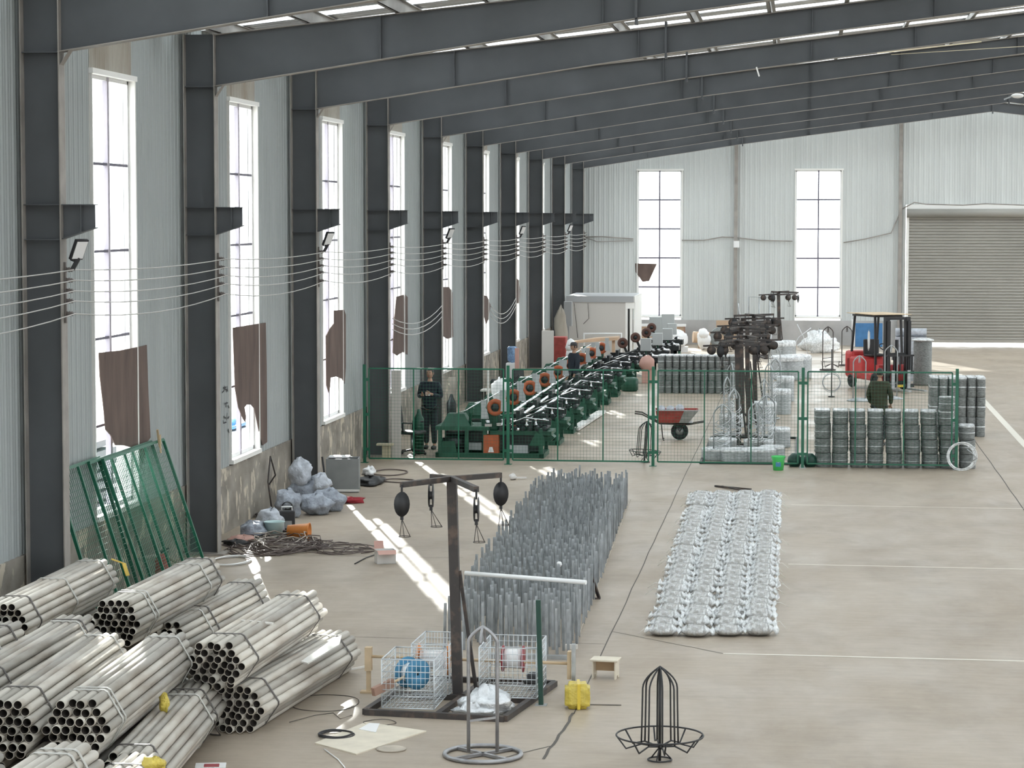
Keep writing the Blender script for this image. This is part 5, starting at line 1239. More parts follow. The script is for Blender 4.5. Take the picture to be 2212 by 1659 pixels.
    b = MB(); b.box(2.18, 2.24, .1, .2, .1, .5); b.prism([(0, 0), (.32, 0), (.32, .2), (.15, .3)], 0, .03, TR(1.98, .05, .26) @ Matrix.Rotation(PI/2, 4, 'X')); b.prism([(0, .05), (.30, .0), (.40, .10), (.28, .2), (0, .2)], 0, .4, TR(2.1, .65, .32) @ Matrix.Rotation(PI/2, 4, 'X')); b.obj('chute', 'mgreen', t)
    b = MB(); b.tube([(.72, .1, .66), (.74, .08, .98), (.80, .06, 1.05)], .03, 8); b.box(.70, .80, .03, .12, .92, 1.12, None, .02); b.obj('lever', 'mgreen', t)
    b = MB(); b.tube([(.40, .0, .92), (.65, .0, 1.0), (.95, .05, 1.18)], .014, 6); b.tube([(1.5, 0, .7), (1.9, 0, .86), (2.4, .05, .80)], .012, 6); b.obj('feed_rod', 'chrome', t)
    b = MB(); b.box(1.05, 1.2, .0, .1, .66, .72); b.box(1.3, 1.4, .0, .12, .68, .74); b.lathe([(0, 0), (.06, 0), (.05, .05), (0, .06)], 12, TR(1.1, .1, .74)); b.lathe([(0, 0), (.05, 0), (.04, .05), (0, .06)], 12, TR(1.75, .05, .58)); b.obj('bright_fitting', 'chrome', t)
    return t
mords = ['nearest', 'second', 'third', 'fourth', 'fifth', 'sixth', 'seventh', 'eighth', 'ninth']
m0 = machine((-7.70, 50.75, 0), 'nearest green wire machine with an orange flywheel, close behind the fence')
for k in range(1, 9):
    n = thing('wire_machine', mords[k]+' green wire machine with an orange flywheel, counting back from the fence', 'machine', (-7.70+.035*k, 50.75+2.95*k, 0), 0, 'green wire machines in a receding row')
    for ch in list(m0.children):
        c = ch.copy(); sc.collection.objects.link(c); c.parent = n
# silver guide bars along the row
for k, (x, z, y0, y1, lab) in enumerate([(-6.15, .92, 51.6, 74.0, 'long bright guide bar nearest the wall over the machine row'), (-5.95, .86, 51.4, 70.5, 'long bright guide bar in the middle of the machine row'), (-5.72, .84, 51.3, 66.0, 'bright guide bar on the aisle side of the machine row')]):
    b = MB(); b.cyl((x, y0, z), (x, y1, z), .028, 10); tag(b.obj('guide_bar', 'chrome'), lab, 'bar', 'bright guide bars over the machine row')
# long pale tray on the floor beside the row
b = MB(); a_ = fl(1240, 932); c_ = fl(1300, 893); b.bar(a_+Vector((0, 0, .05)), c_+Vector((0, 0, .05)), .22, .06); tag(b.obj('floor_trough', 'sill'), 'long pale trough on the floor beside the machine row', 'trough')
# dark machines and grey control boxes at the far end
def far_machine(px, py, label, k):
    p = fl(px, py); t = thing('spinning_machine', label, 'machine', tuple(p), 0, 'dark machines with grey control boxes at the far end')
    b = MB(); b.box(-.6, .6, -.3, .5, .45, .62); b.box(-.5, .5, -.2, .4, .2, .45); b.obj('bed', 'mdark', t)
    b = MB(); 
    for x in (-.5, .42): b.box(x, x+.08, -.2, .4, 0, .45)
    b.obj('leg', 'mgreen', t)
    b = MB(); b.lathe([(.06, -.06), (.16, -.06), (.17, 0), (.16, .06), (.06, .06), (.06, -.06)], 24, TR(-.55, 0, 1.05) @ Matrix.Rotation(PI/2, 4, 'X')); b.obj('drum', 'maroon_dark', t)
    b = MB(); b.lathe([(0, -.07), (.06, -.07), (.06, .07), (0, .07)], 18, TR(-.55, 0, 1.05) @ Matrix.Rotation(PI/2, 4, 'X')); b.bar((-.55, 0, 1.05), (-.35, 0, .6), .08); b.obj('drum_arm', 'mdark', t)
    b = MB(); b.box(.02, .36, -.1, .1, .80, 1.2, None, .01); b.obj('control_box', 'mgrey', t)
    b = MB(); b.box(.16, .22, -.02, .02, .6, .8); b.obj('box_post', 'mgreen', t)
    b = MB()
    for i in range(5): b.cyl((-.45+.2*i, -.25, .68), (-.45+.2*i, .4, .68), .05, 10)
    b.obj('roller', 'mdark', t)
    b = MB(); b.cyl((-.6, -.2, .66), (.6, -.2, .66), .03, 10); b.lathe([(0, 0), (.06, 0), (.05, .08), (0, .1)], 12, TR(.42, -.2, .62)); b.obj('bright_shaft', 'chrome', t)
for k, (px, py, lab) in enumerate([(1382, 812, 'nearest dark machine with a grey control box beyond the green row'), (1408, 797, 'second dark machine with a grey control box'), (1430, 784, 'third dark machine with a grey control box'), (1440, 770, 'last dark machine, its grey box against the notice board')]): far_machine(px, py, lab, k)

# ------------------------------------------------------------ people
M['skin'] = mat('skin', (.42, .25, .17), .6); M['navy'] = mat('dark_navy_cloth', (.012, .018, .028), .85, 0, .2, 8); M['dark_cloth'] = mat('dark_trousers', (.02, .024, .03), .85, 0, .2, 8)
M['olive'] = mat('olive_quilted_coat', (.036, .040, .020), .85, 0, .3, 9, bump=.7, bscale=10, stretch=(.3, .3, 3)); M['hair'] = mat('black_hair', (.012, .010, .009), .6); M['shoe'] = mat('black_shoes', (.015, .015, .015), .5)
def skin_mesh(name, pts, edges, rad, m, parent, root=0, sub=2):
    me = bpy.data.meshes.new(name); me.from_pydata([tuple(p) for p in pts], edges, []); me.materials.append(M[m])
    o = bpy.data.objects.new(name, me); sc.collection.objects.link(o); o.parent = parent
    o.modifiers.new('skin', 'SKIN'); sv = me.skin_vertices[0].data
    for i, r in enumerate(rad):
        sv[i].radius = (r, r) if not isinstance(r, tuple) else r
        sv[i].use_root = (i == root)
    o.modifiers['skin'].use_smooth_shade = True
    s_ = o.modifiers.new('sub', 'SUBSURF'); s_.levels = 1; s_.render_levels = sub
    return o
def person(loc, rz, H_, label, jacket, legs, hands, stride=.0, cap=None, hair='hair', coat=False, phone=False, look=0.0):
    k = H_/1.72
    t = thing('person', label, 'person', tuple(loc), rz); t.scale = (k, k, k)
    hip = Vector((0, 0, .92)); che = Vector((0, .0, 1.28)); nk = Vector((0, 0, 1.46)); hd = Vector((0, -.01, 1.52))
    P = [hip, Vector((0, 0, 1.08)), che, nk, Vector((0, -.005, 1.54))]; E_ = [(0, 1), (1, 2), (2, 3), (3, 4)]; Rd = [(.125, .10), (.115, .09), (.14, .10), .055, .052]
    legs_idx = []
    for s_ in (-1, 1):
        st = stride*s_
        i = len(P); P += [Vector((s_*.09, 0, .86)), Vector((s_*.095, -st*.5-.01, .48)), Vector((s_*.10, -st+.03, .08)), Vector((s_*.11, -st-.10, .035))]
        E_ += [(0, i), (i, i+1), (i+1, i+2), (i+2, i+3)]; Rd += [.082, .055, .036, .032]; legs_idx.append(i)
    arms = []
    for s_, (el, hn) in zip((-1, 1), hands):
        i = len(P); P += [Vector((s_*.17, 0, 1.40)), Vector(el), Vector(hn)]; E_ += [(2, i), (i, i+1), (i+1, i+2)]; Rd += [.052, .040, .028]; arms.append(i)
    for i in arms:   # hand: palm, thumb and four fingers, part of the same body
        w_ = P[i+2]; d = (P[i+2]-P[i+1]).normalized(); side = d.cross(Vector((0, 1, 0))); side = side.normalized() if side.length > .1 else Vector((1, 0, 0))
        j = len(P); P.append(w_+d*.055); E_.append((i+2, j)); Rd.append((.030, .018))
        for q in range(4):
            o_ = side*(.024*(q-1.5)); L_ = (.065, .078, .072, .055)[q]; jj = len(P); bend = Vector((0, -.012, 0))
            P += [w_+d*.092+o_, w_+d*(.092+L_*.6)+o_*1.1+bend, w_+d*(.092+L_)+o_*1.05+bend*2.6]; E_ += [(j, jj), (jj, jj+1), (jj+1, jj+2)]; Rd += [.0095, .0085, .007]
        jj = len(P); P += [w_+d*.045+side*.036, w_+d*.085+side*.052+Vector((0, -.01, 0))]; E_ += [(j, jj), (jj, jj+1)]; Rd += [.011, .009]
    body = skin_mesh('body', P, E_, Rd, 'skin', t)
    # head with face (part of the skin)
    b = MB(); T_ = TR(0, -.01, 1.625) @ RZ(look)
    vs = []; fs = []; n, m_ = 18, 14
    for j in range(m_+1):
        th = PI*j/m_; z = .115*math.cos(th)
        for i in range(n):
            a = 2*PI*i/n; r = math.sin(th); x = .077*r*math.cos(a)*(1-.18*max(0, -z/.115)); y = .097*r*math.sin(a)*(1-.10*max(0, -z/.115))
            if y < 0 and abs(x) < .022 and -.035 < z < .022: y -= .018*(1-abs(x)/.022)     # nose
            if y < 0 and z < -.07: y -= .006                                            # chin
            if y < 0 and .012 < z < .035 and .015 < abs(x) < .05: y += .006             # eye sockets
            vs.append((x, y, z))
    for j in range(m_):
        for i in range(n): fs.append((j*n+i, (j+1)*n+i, (j+1)*n+(i+1) % n, j*n+(i+1) % n))
    b.add(vs, fs, True, T_)
    for s_ in (-1, 1): b.blob((s_*.077, .005, -.005), .010, .02, .03, 1, .05, 8, 6, flat=False, T=T_)
    b.obj('head', 'skin', t)
    b = MB()
    for s_ in (-1, 1): b.blob((s_*.03, -.088, .018), .011, .006, .006, 1, 0, 8, 6, flat=False, T=T_)
    b.obj('eyes', 'hair', t); b = MB(); b.box(-.022, .022, -.096, -.088, -.058, -.050, T_); b.obj('mouth', 'maroon', t)
    if cap:
        b = MB(); b.lathe([(0, .125), (.05, .12), (.08, .09), (.09, .045), (.088, .03)], 20, T_ @ Matrix.Scale(1.12, 4, (0, 1, 0))); b.prism([(-.07, -.08), (.07, -.08), (.055, -.15), (0, -.165), (-.055, -.15)], .035, .045, T_); b.obj('cap', cap, t)
    hb = MB(); vs = []; fs = []
    for j in range(8):
        th = (PI*.60)*j/7
        for i in range(18):
            a = 2*PI*i/18; front = math.sin(a) < -.35
            tt = min(th, PI*.33) if front else th
            vs.append((.083*math.sin(tt)*math.cos(a), .105*math.sin(tt)*math.sin(a)+.004, .121*math.cos(tt)))
    for j in range(7):
        for i in range(18): fs.append((j*18+i, (j+1)*18+i, (j+1)*18+(i+1) % 18, j*18+(i+1) % 18))
    hb.add(vs, fs, True, T_); hb.obj('hair', hair, t)
    # jacket over torso and arms
    PJ = [Vector((0, 0, .84 if not coat else .62)), Vector((0, 0, 1.08)), Vector((0, 0, 1.30)), Vector((0, 0, 1.45))]; EJ = [(0, 1), (1, 2), (2, 3)]
    RJ = [(.165, .125) if not coat else (.235, .17), (.16, .12) if not coat else (.20, .145), (.175, .125) if not coat else (.19, .14), .075]
    for s_, (el, hn) in zip((-1, 1), hands):
        i = len(PJ); el = Vector(el); hn = Vector(hn); PJ += [Vector((s_*.18, 0, 1.39)), el, el.lerp(hn, .92)]; EJ += [(2, i), (i, i+1), (i+1, i+2)]; RJ += [.075, .062, .048]
    skin_mesh('jacket', PJ, EJ, RJ, jacket, t, root=1)
    PT = [Vector((0, 0, .95)), ]; ET = []; RT = [(.15, .11)]
    for i in legs_idx:
        a, kn, an = P[i], P[i+1], P[i+2]; j = len(PT); PT += [a.copy(), kn.copy(), an+Vector((0, 0, .03))]; ET += [(0, j), (j, j+1), (j+1, j+2)]; RT += [.098, .075, .06]
    skin_mesh('trousers', PT, ET, RT, legs, t)
    for i in legs_idx:
        a = P[i+2]; b = MB(); b.blob((a.x, a.y-.06, .045), .052, .14, .05, 1, .03, 14, 8); b.obj('shoe', 'shoe', t)
    return t
pa = Vector((aty(929, 850, 52.5).x, 52.5, 0))
person(pa, -.15, 1.76, 'person in dark clothes standing behind the fence by the wall, holding a white phone', 'navy', 'dark_cloth', [((-.24, .02, 1.12), (-.10, -.24, 1.18)), ((.24, .02, 1.12), (.10, -.24, 1.20))], .04)
b = MB(); b.box(-.05, .05, -.006, .006, -.035, .035); o = b.obj('white_phone', 'white'); o.location = (pa.x+.0, pa.y-.31, 1.23); tag(o, 'small white phone held by the person behind the fence', 'phone')
pb_ = Vector((aty(1240, 800, 64.6).x, 64.6, 0))
person(pb_, -.9, 1.72, 'person in a dark navy jacket and cap walking behind the machine row', 'navy', 'dark_cloth', [((-.22, .06, 1.12), (-.22, -.04, .86)), ((.23, -.04, 1.12), (.22, -.14, .88))], .18, cap='black')
pc = Vector((aty(1900, 850, 54.6).x, 54.6, 0))
person(pc, PI-.25, 1.70, 'person in an olive quilted coat seen from behind over the coil wall', 'olive', 'dark_cloth', [((-.26, -.02, 1.12), (-.22, -.16, .92)), ((.26, -.02, 1.12), (.22, -.16, .92))], .03, coat=True, look=.2)

# ------------------------------------------------------------ forklift
M['fred'] = mat('forklift_red', (.52, .045, .045), .4, 0, .12, 5)
fk = thing('forklift', 'red and black forklift with a plywood sheet on its roof', 'forklift', (2.25, 72.7, 0), math.radians(28))
def fo(b, n, m): return b.obj(n, m, fk)
b = MB(); b.box(-.48, .48, .25, 1.25, .28, .95, None, .08); b.box(-.48, .48, .9, 1.35, .3, 1.1, None, .10); b.box(-.5, .5, -.75, .3, .28, .50, None, .04); b.prism([(-.8, .28), (-.45, .28), (-.45, .75), (-.7, .75)], -.46, .46, Matrix.Rotation(PI/2, 4, 'Z') @ Matrix.Rotation(PI/2, 4, 'X')); fo(b, 'body', 'fred')
b = MB(); b.box(-.25, .25, .1, .6, .95, 1.03, None, .03); b.box(-.25, .25, .52, .62, 1.0, 1.45, None, .03); fo(b, 'seat', 'black')
for (x, y, r) in ((-.46, -.55, .27), (.46, -.55, .27), (-.42, .95, .22), (.42, .95, .22)):
    b = MB(); b.torus((0, 0, 0), r*.68, r*.32, 24, 8, T=TR(x, y, r) @ Matrix.Rotation(PI/2, 4, 'Y')); b.lathe([(0, -.06), (r*.4, -.06), (r*.45, .06), (0, .06)], 16, TR(x, y, r) @ Matrix.Rotation(PI/2, 4, 'Y')); fo(b, 'wheel', 'tyre')
for (x, y) in ((-.45, -.5), (.45, -.5), (-.42, 1.0), (.42, 1.0)):
    b = MB(); b.bar((x, y, .5 if y < 0 else 1.0), (x*.95, y*(.8 if y < 0 else .85), 2.16), .055); fo(b, 'roof_post', 'black')
b = MB(); b.box(-.46, .46, -.45, .90, 2.14, 2.19)
for i in range(6): b.box(-.46, .46, -.4+.22*i, -.36+.22*i, 2.19, 2.21)
fo(b, 'overhead_guard', 'black')
for x in (-.34, .34):
    b = MB(); b.box(x-.07, x+.07, -1.0, -.86, .08, 2.16); b.box(x-.045, x+.045, -1.08, -.98, .15, 2.05); fo(b, 'mast_rail', 'black')
b = MB(); b.box(-.38, .38, -.98, -.9, 2.08, 2.16); b.box(-.38, .38, -.98, -.9, .2, .3); b.box(-.38, .38, -1.0, -.9, 1.05, 1.12); b.cyl((0, -.93, .3), (0, -.93, 1.5), .05, 12); fo(b, 'mast_frame', 'black')
b = MB(); b.box(-.46, .46, -1.16, -1.08, .12, .22); b.box(-.46, .46, -1.16, -1.08, .5, .6)
for x in (-.4, -.2, 0, .2, .4): b.box(x-.015, x+.015, -1.15, -1.1, .5, 1.05)
b.box(-.46, .46, -1.15, -1.1, 1.02, 1.07); fo(b, 'load_backrest', 'black')
for x in (-.26, .26):
    b = MB(); b.box(x-.05, x+.05, -1.2, -1.14, .06, .62); b.box(x-.05, x+.05, -2.15, -1.14, .06, .10); fo(b, 'fork', 'galv')
b = MB(); b.torus((0, -.22, 1.25), .16, .015, 20, 6, T=TR(0, -.22, 1.25) @ Matrix.Rotation(.6, 4, 'X') @ TR(0, .22, -1.25)); b.cyl((0, -.4, .8), (0, -.22, 1.25), .03, 8); fo(b, 'steering_wheel', 'black')
b = MB(); b.box(-.1, .1, -1.175, -1.16, .13, .2); fo(b, 'number_plate', 'tape')
b = MB(); b.box(-.12, .12, -.84, -.82, .90, 1.0); fo(b, 'dash_plate', 'white')
b = MB(); b.blob((-.46, -.1, 1.45), .03, .06, .28, 4, .2, 10, 8, flat=False); fo(b, 'hanging_rag', 'white')
b = MB(); b.box(-.62, .60, -.75, 1.0, .0, .018); o = b.obj('roof_board', 'wood'); o.location = (2.25, 72.7, 2.215); o.rotation_euler = (.0, .0, math.radians(26)); tag(o, 'pale plywood sheet lying on the forklift roof', 'board')
# big roll right of the forklift
t = thing('wire_drum', 'tall grey wire drum standing right of the forklift', 'drum', tuple(aty(1993, 780, 74.5).xy)+(0,))
b = MB(); b.lathe([(0, 0), (.26, 0), (.28, .05), (.27, .7), (.28, 1.28), (.26, 1.36), (0, 1.36)], 26); b.obj('winding', 'rollwire', t); b = MB(); b.lathe([(.25, 1.34), (.33, 1.35), (.33, 1.38), (.2, 1.42), (0, 1.42)], 24); b.obj('lid', 'film_white', t)
b = MB(); p = aty(1948, 760, 76.5); b.cyl((p.x-.2, 76.5, 1.50), (p.x+.75, 76.5, 1.50), .13, 18); b.box(p.x-.2, p.x+.75, 76.3, 76.7, 0, 1.37); tag(b.obj('wrapped_roll', 'bag_pale'), 'pale wrapped roll lying on a grey block behind the forklift mast', 'roll')

# ------------------------------------------------------------ far left corner
M['booth'] = mat('beige_panel', (.50, .475, .445), .7); M['booth_trim'] = mat('booth_trim', (.33, .335, .34), .6); M['bluepanel'] = mat('blue_sheet', (.05, .17, .36), .5, 0, .15, 4)
p0 = aty(1224, 700, 88.5); p1 = aty(1351, 700, 88.5)
t = thing('booth', 'beige panelled booth in the far left corner', 'booth', (0, 0, 0))
b = MB(); b.box(p0.x, p1.x, 88.5, 92.3, 0, 1.98); b.obj('wall_panel', 'booth', t); b = MB(); b.box(p0.x-.02, p1.x+.3, 88.45, 92.4, 1.98, 2.20); b.obj('roof_band', 'booth_trim', t)
b = MB(); b.box(p1.x, p1.x+.08, 88.5, 88.6, 0, 2.0); b.box(p1.x+.16, p1.x+.25, 88.5, 88.6, 0, 2.0); b.box(p1.x+.30, p1.x+.34, 88.5, 92.3, 0, 2.2); b.box(p1.x, p1.x+.34, 88.48, 88.6, 1.75, 2.0); b.obj('door_frame', 'sill', t)
for k, pts in enumerate([[(1240, 655), (1245, 700), (1248, 730)], [(1270, 655), (1272, 688), (1260, 700)]]):
    wire('booth_cable', [aty(x, y, 88.42) for x, y in pts], .01, 'rusty', ['thin cable hanging down the booth wall', 'short bent cable on the booth wall'][k], 'cable')
def bx_thing(name, x0, y0, x1, y1, Y_, dep, m, label, cat, z0=None, bev=.01):
    a = aty(x0, y0, Y_); c = aty(x1, y1, Y_); zb = 0 if z0 is None else z0
    b = MB(); b.box(a.x, c.x, Y_, Y_+dep, zb, a.z, None, bev); return tag(b.obj(name, m), label, cat)
t = thing('pipe_rail', 'white tubular rail standing in front of the booth', 'rail'); a_ = aty(1262, 721, 84); c_ = aty(1342, 721, 84)
b = MB(); b.tube([(a_.x, 84, 0), (a_.x, 84, a_.z), (c_.x, 84, c_.z), (c_.x, 84, 0)], .04, 8); b.obj('rail', 'pvc', t)
bx_thing('carton', 1252, 752, 1300, 800, 78, 1.1, 'card', 'large brown carton with a torn top beyond the machine row', 'carton')
bx_thing('orange_crate', 1257, 764, 1283, 790, 76.4, .6, 'orange', 'orange plastic crate in front of the large carton', 'crate')
b = MB(); a_ = aty(1235, 738, 79.3); c_ = aty(1335, 728, 79.3); b.prism([(a_.x, a_.z-.05), (c_.x, c_.z-.1), (c_.x, c_.z), (a_.x+.8, a_.z+.12), (a_.x, a_.z)], 0, .8, TR(0, 80.0, 0) @ Matrix.Rotation(PI/2, 4, 'X')); b.box(a_.x+.1, a_.x+.2, 79.3, 79.4, 0, a_.z-.02); b.box(c_.x-.2, c_.x-.1, 79.3, 79.4, 0, c_.z-.06)
tag(b.obj('cardboard_heap', 'card'), 'flattened brown cardboard heap on a low table by the booth', 'cardboard')
# red tank
t = thing('red_cabinet', 'dark red metal cabinet between the last left columns', 'cabinet', (0, 0, 0)); a_ = aty(1190, 728, 76); c_ = aty(1222, 790, 76)
b = MB(); b.box(a_.x, c_.x, 76, 76.6, .3, a_.z, None, .03); b.obj('body', 'redtray', t); b = MB(); b.box(a_.x-.05, c_.x+.05, 75.95, 76.65, 0, .3); b.obj('plinth', 'brown', t)
b = MB(); b.box(a_.x+.02, a_.x+.05, 75.97, 76.0, .5, a_.z-.1); b.obj('door_edge', 'galv', t)
b = MB(); p = aty(1233, 752, 74); b.lathe([(0, 0), (.14, 0), (.15, .9), (.13, 1.0), (0, 1.0)], 20, TR(p.x, 74, 0)); b.lathe([(0, 1.0), (.13, 1.0), (.17, 1.1), (.10, 1.32), (0, 1.38)], 20, TR(p.x, 74, 0)); tag(b.obj('white_drum', 'white'), 'white drum with a heaped bag on top beside the walking person', 'drum')
# pale panel and folded cloth by column
bx_thing('beige_board', 1170, 714, 1196, 800, 72.5, .05, 'booth', 'tall beige panel standing beside the eighth left column', 'panel')
b = MB(); p = aty(1212, 690, 80.5); b.blob((p.x, 80.5, 1.2), .22, .15, .85, 12, .15, 16, 12, flat=False); b.bar((p.x, 80.5, 0), (p.x, 80.5, .5), .05); o = b.obj('hanging_sheet', 'sheet_beige'); tag(o, 'crumpled grey sheet bundle standing against the last columns', 'sheet')
b = MB(); p = aty(1226, 660, 84); b.box(p.x-.13, p.x+.14, 84, 84.3, 1.3, 2.15); b.box(p.x-.05, p.x+.05, 84.1, 84.2, 0, 1.3); tag(b.obj('switch_box', 'booth_trim'), 'grey switch box on a post beside the booth', 'switch box')
# water dispenser
t = thing('water_dispenser', 'water dispenser with a clear blue bottle by the seventh left column', 'water dispenser', (0, 0, 0)); a_ = aty(1095, 728, 66); c_ = aty(1115, 800, 66); xm = (a_.x+c_.x)/2
M['bluebottle'] = film_mat('blue_clear_plastic', (.25, .40, .62), .3)
b = MB(); b.box(xm-.16, xm+.16, 66, 66.32, 0, 1.42-.33, None, .02); b.obj('body', 'white', t); b = MB(); b.lathe([(.03, 1.09), (.13, 1.15), (.135, 1.3), (.125, 1.32), (.135, 1.34), (.135, 1.5), (.1, 1.54), (0, 1.54)], 20, TR(xm, 66.16, 0)); b.obj('bottle', 'bluebottle', t)
bx_thing('pink_sheet', 1112, 752, 1121, 800, 65.5, .06, 'card_pink', 'narrow pinkish board beside the water dispenser', 'board')
def office_chair(loc, rz, label, m='black'):
    t = thing('office_chair', label, 'chair', tuple(loc), rz)
    b = MB(); b.box(-.24, .24, -.24, .24, .45, .52, None, .03); b.obj('seat', m, t); b = MB(); b.box(-.21, .21, .2, .27, .58, 1.08, Matrix.Rotation(-.12, 4, 'X'), .03); b.obj('backrest', m, t)
    b = MB(); b.cyl((0, 0, .12), (0, 0, .45), .03, 10); b.bar((0, .2, .48), (0, .24, .7), .04); b.obj('stem', 'galv', t)
    b = MB()
    for k in range(5): a = k*1.257; b.bar((0, 0, .12), (.28*math.cos(a), .28*math.sin(a), .08), .035); b.blob((.28*math.cos(a), .28*math.sin(a), .035), .03, .03, .033, 1, 0, 8, 6)
    b.obj('star_base', 'shoe', t)
    for s_ in (-1, 1): b = MB(); b.tube([(s_*.24, .1, .5), (s_*.27, .1, .70), (s_*.27, -.15, .70)], .018, 6); b.obj('armrest', m, t)
office_chair(fl(890, 983), 1.3, 'black office chair behind the fence by the wall')
office_chair(Vector((aty(1142, 780, 64).x, 64.0, 0)), 1.0, 'black office chair by the wall behind the machine row')
t = thing('desk', 'small dark desk with a white rag by the wall behind the fence', 'desk', (aty(1085, 790, 58.7).x, 58.7, 0))
b = MB(); b.box(-.5, .5, -.3, .3, .85, .89); b.obj('top', 'board_pale', t)
for (x, y) in ((-.45, -.25), (.45, -.25), (-.45, .25), (.45, .25)): b = MB(); b.box(x-.02, x+.02, y-.02, y+.02, 0, .85); b.obj('leg', 'rusty', t)
for k, (px, lab) in enumerate([(1066, 'round black lamp with a silver top on the desk by the wall'), (1084, 'dark bench grinder on the desk by the wall')]):
    p = aty(px, 770, 58.7); b = MB(); b.lathe([(0, 0), (.05, 0), (.03, .08), (.08, .12), (.09, .18), (.05, .24), (0, .25)], 18, TR(p.x, 58.7, .89)); tag(b.obj(['desk_lamp', 'bench_grinder'][k], 'mdark'), lab, ['lamp', 'grinder'][k])
b = MB(); p = aty(1112, 778, 58.7); b.bar((p.x-.15, 58.7, .98), (p.x+.12, 58.7, 1.24), .05, .03); b.bar((p.x-.12, 58.7, 1.16), (p.x+.16, 58.7, .93), .05, .03); b.box(p.x-.12, p.x+.14, 58.6, 58.8, .89, .92); tag(b.obj('crossed_bracket', 'black'), 'crossed black bars lying on the desk by the wall', 'bracket')
b = MB(); p = aty(1080, 830, 55.4); b.blob((p.x, 55.4, 1.12), .18, .15, .24, 14, .25, 18, 11, flat=False); b.box(p.x-.2, p.x+.2, 55.3, 55.6, 0, .9); tag(b.obj('white_sack', 'white'), 'white sack on a dark box between the two nearest machines', 'sack')
for k, (x0, y0, x1, y1, Y_, m, lab) in enumerate([(845, 800, 866, 965, 50.2, 'booth', 'tall pale board leaning against the wall behind the fence end'), (968, 815, 985, 880, 56, 'plaster', 'narrow pale board standing by the wall near the first machine'), (1052, 800, 1056, 905, 53, 'sill', 'thin white pole beside the nearest machine')]):
    bx_thing('standing_board', x0, y0, x1, y1, Y_, .05, m, lab, 'board')
for k, (px, py, lab) in enumerate([(905, 940, 'dark green gas bottle by the wall behind the fence'), (975, 900, 'grey pipe stand by the wall near the first machine')]):
    p = fl(px, py+40); b = MB(); b.lathe([(0, 0), (.11, 0), (.11, .75), (.05, .86), (.03, .95), (0, .96)], 18, TR(p.x, p.y, 0)); tag(b.obj(['gas_bottle', 'pipe_stand'][k], ['mgreen', 'mdark'][k]), lab, ['gas bottle', 'stand'][k])
# along the end wall
t = thing('notice_board', 'brown notice board with a white top edge against the end wall', 'notice board'); a_ = aty(1382, 705, 96.9); c_ = aty(1480, 745, 96.9)
b = MB(); b.box(a_.x, c_.x, 96.9, 96.96, .15, a_.z); b.obj('panel', 'card', t); b = MB(); b.box(a_.x-.03, c_.x+.03, 96.85, 96.98, a_.z, a_.z+.1); b.obj('top_edge', 'white', t)
b = MB(); b.box(c_.x-.06, c_.x, 96.84, 96.98, 0, a_.z); b.box(a_.x, a_.x+.06, 96.84, 96.98, 0, a_.z); b.obj('frame_post', 'brown', t)
for k, (px, py, w2, h2, lab) in enumerate([(1420, 738, .32, .85, 'light grey electrical cabinet before the notice board'), (1446, 722, .30, .9, 'pale green electrical cabinet before the notice board')]):
    p = aty(px, py, 93.5-k); b = MB(); b.box(p.x-w2, p.x+w2*.6, 93.5-k, 93.8-k, .5, 1.25+.15*k, None, .01); b.box(p.x-.05, p.x+.02, 93.6-k, 93.7-k, 0, .5); tag(b.obj('electrical_cabinet', 'mgrey'), lab, 'cabinet')
b = MB(); p = aty(1463, 740, 92); b.blob((p.x, 92, .45), .38, .3, .35, 31, .2, 18, 10, flat=False); b.box(p.x-.4, p.x+.4, 91.8, 92.3, 0, .2); tag(b.obj('white_bag', 'white'), 'heap of white bags on a box before the notice board', 'bag')
b = MB(); a_ = aty(1497, 728, 95); c_ = aty(1548, 728, 95); b.cyl((a_.x, 95, a_.z), (c_.x, 95.2, a_.z-.05), .22, 20); b.box(a_.x+.2, c_.x-.2, 94.9, 95.2, 0, a_.z-.2); tag(b.obj('cardboard_tube', 'card'), 'thick brown tube lying on a block against the end wall', 'tube')
b = MB(); p = aty(1520, 740, 93.5); b.blob((p.x, 93.5, .38), .26, .2, .36, 33, .15, 16, 10); b.blob((p.x, 93.4, .62), .2, .18, .2, 34, .15, 14, 9, flat=False); tag(b.obj('white_sack', 'white'), 'white stuffed sack against the end wall in front of the brown tube', 'sack')
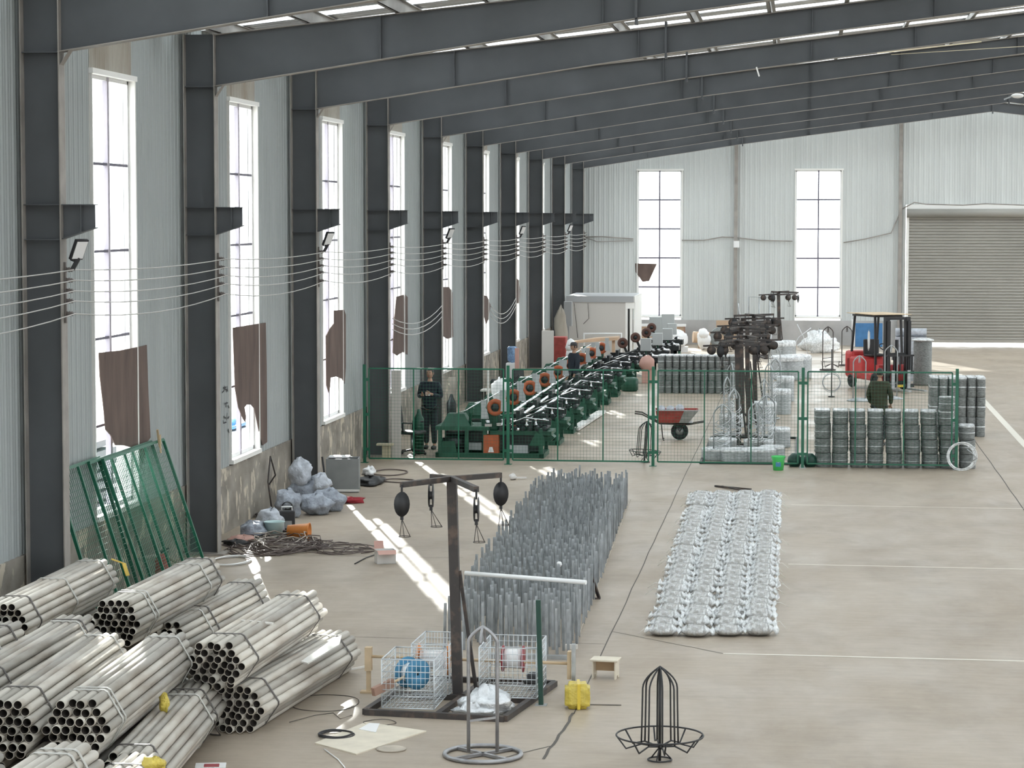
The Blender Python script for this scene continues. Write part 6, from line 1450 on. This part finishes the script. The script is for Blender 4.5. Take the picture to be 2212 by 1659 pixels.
t = thing('grey_reel', 'big grey reel standing on edge by the end wall', 'reel', (aty(1556, 735, 94.5).x, 94.5, .42)); b = MB(); b.lathe([(.16, -.15), (.40, -.15), (.42, 0), (.40, .15), (.16, .15), (.16, -.15)], 30, Matrix.Rotation(PI/2, 4, 'X')); b.obj('winding', 'rollwire', t)
bx_thing('tan_board', 1547, 692, 1590, 745, 96.6, .06, 'card', 'tan board leaning on the end wall beside the post', 'board')
t = thing('steel_gate', 'thin grey tubular frame leaning on the end wall under the second window', 'gate'); a_ = aty(1617, 642, 96.7); c_ = aty(1662, 690, 96.7)
b = MB(); b.tube([(a_.x, 96.7, 0), (a_.x, 96.9, a_.z), (c_.x, 96.9, a_.z), (c_.x, 96.7, 0)], .03, 6); b.tube([((a_.x+c_.x)/2, 96.7, 0), ((a_.x+c_.x)/2, 96.9, a_.z)], .025, 6); b.obj('tube_frame', 'galv', t)
for k, (px, py, rx, rz_) in enumerate([(1768, 742, .5, .45), (1785, 750, .45, .3), (1750, 750, .4, .25)]):
    p = aty(px, py, 92+k*.9); b = MB(); b.blob((p.x, 92+k*.9, rz_*.8), rx, .4, rz_, 41+k, .25, 20, 12); tag(b.obj('film_heap', 'film_white'), ['tallest heap of white film by the end wall', 'low heap of white film beside the far arched carrier', 'small heap of white film left of the tallest'][k], 'film heap', 'white film heaps at the end wall')
bx_thing('blue_sheet', 1848, 698, 1906, 760, 96.5, .08, 'bluepanel', 'blue sheet panel standing against the end wall behind the forklift', 'panel')
bx_thing('white_strip', 1840, 690, 1846, 760, 96.4, .05, 'white', 'narrow white strip standing at the edge of the blue panel', 'strip')
# pink sack at the gap of the machines
b = MB(); p = fl(1398, 828); b.blob((p.x, p.y, .6), .24, .2, .24, 51, .12, 16, 10, flat=False); b.box(p.x-.16, p.x+.16, p.y-.1, p.y+.2, 0, .42); tag(b.obj('pink_sack', 'card_pink'), 'pinkish sack on a box left of the far dark roll stack', 'sack')
b = MB(); p = fl(1360, 845); b.lathe([(0, 0), (.20, 0), (.25, .05), (.25, .35), (.2, .4), (0, .4)], 20, TR(p.x, p.y, 0)); tag(b.obj('green_drum', 'mgreen'), 'low dark green drum at the end of the machine row', 'drum')
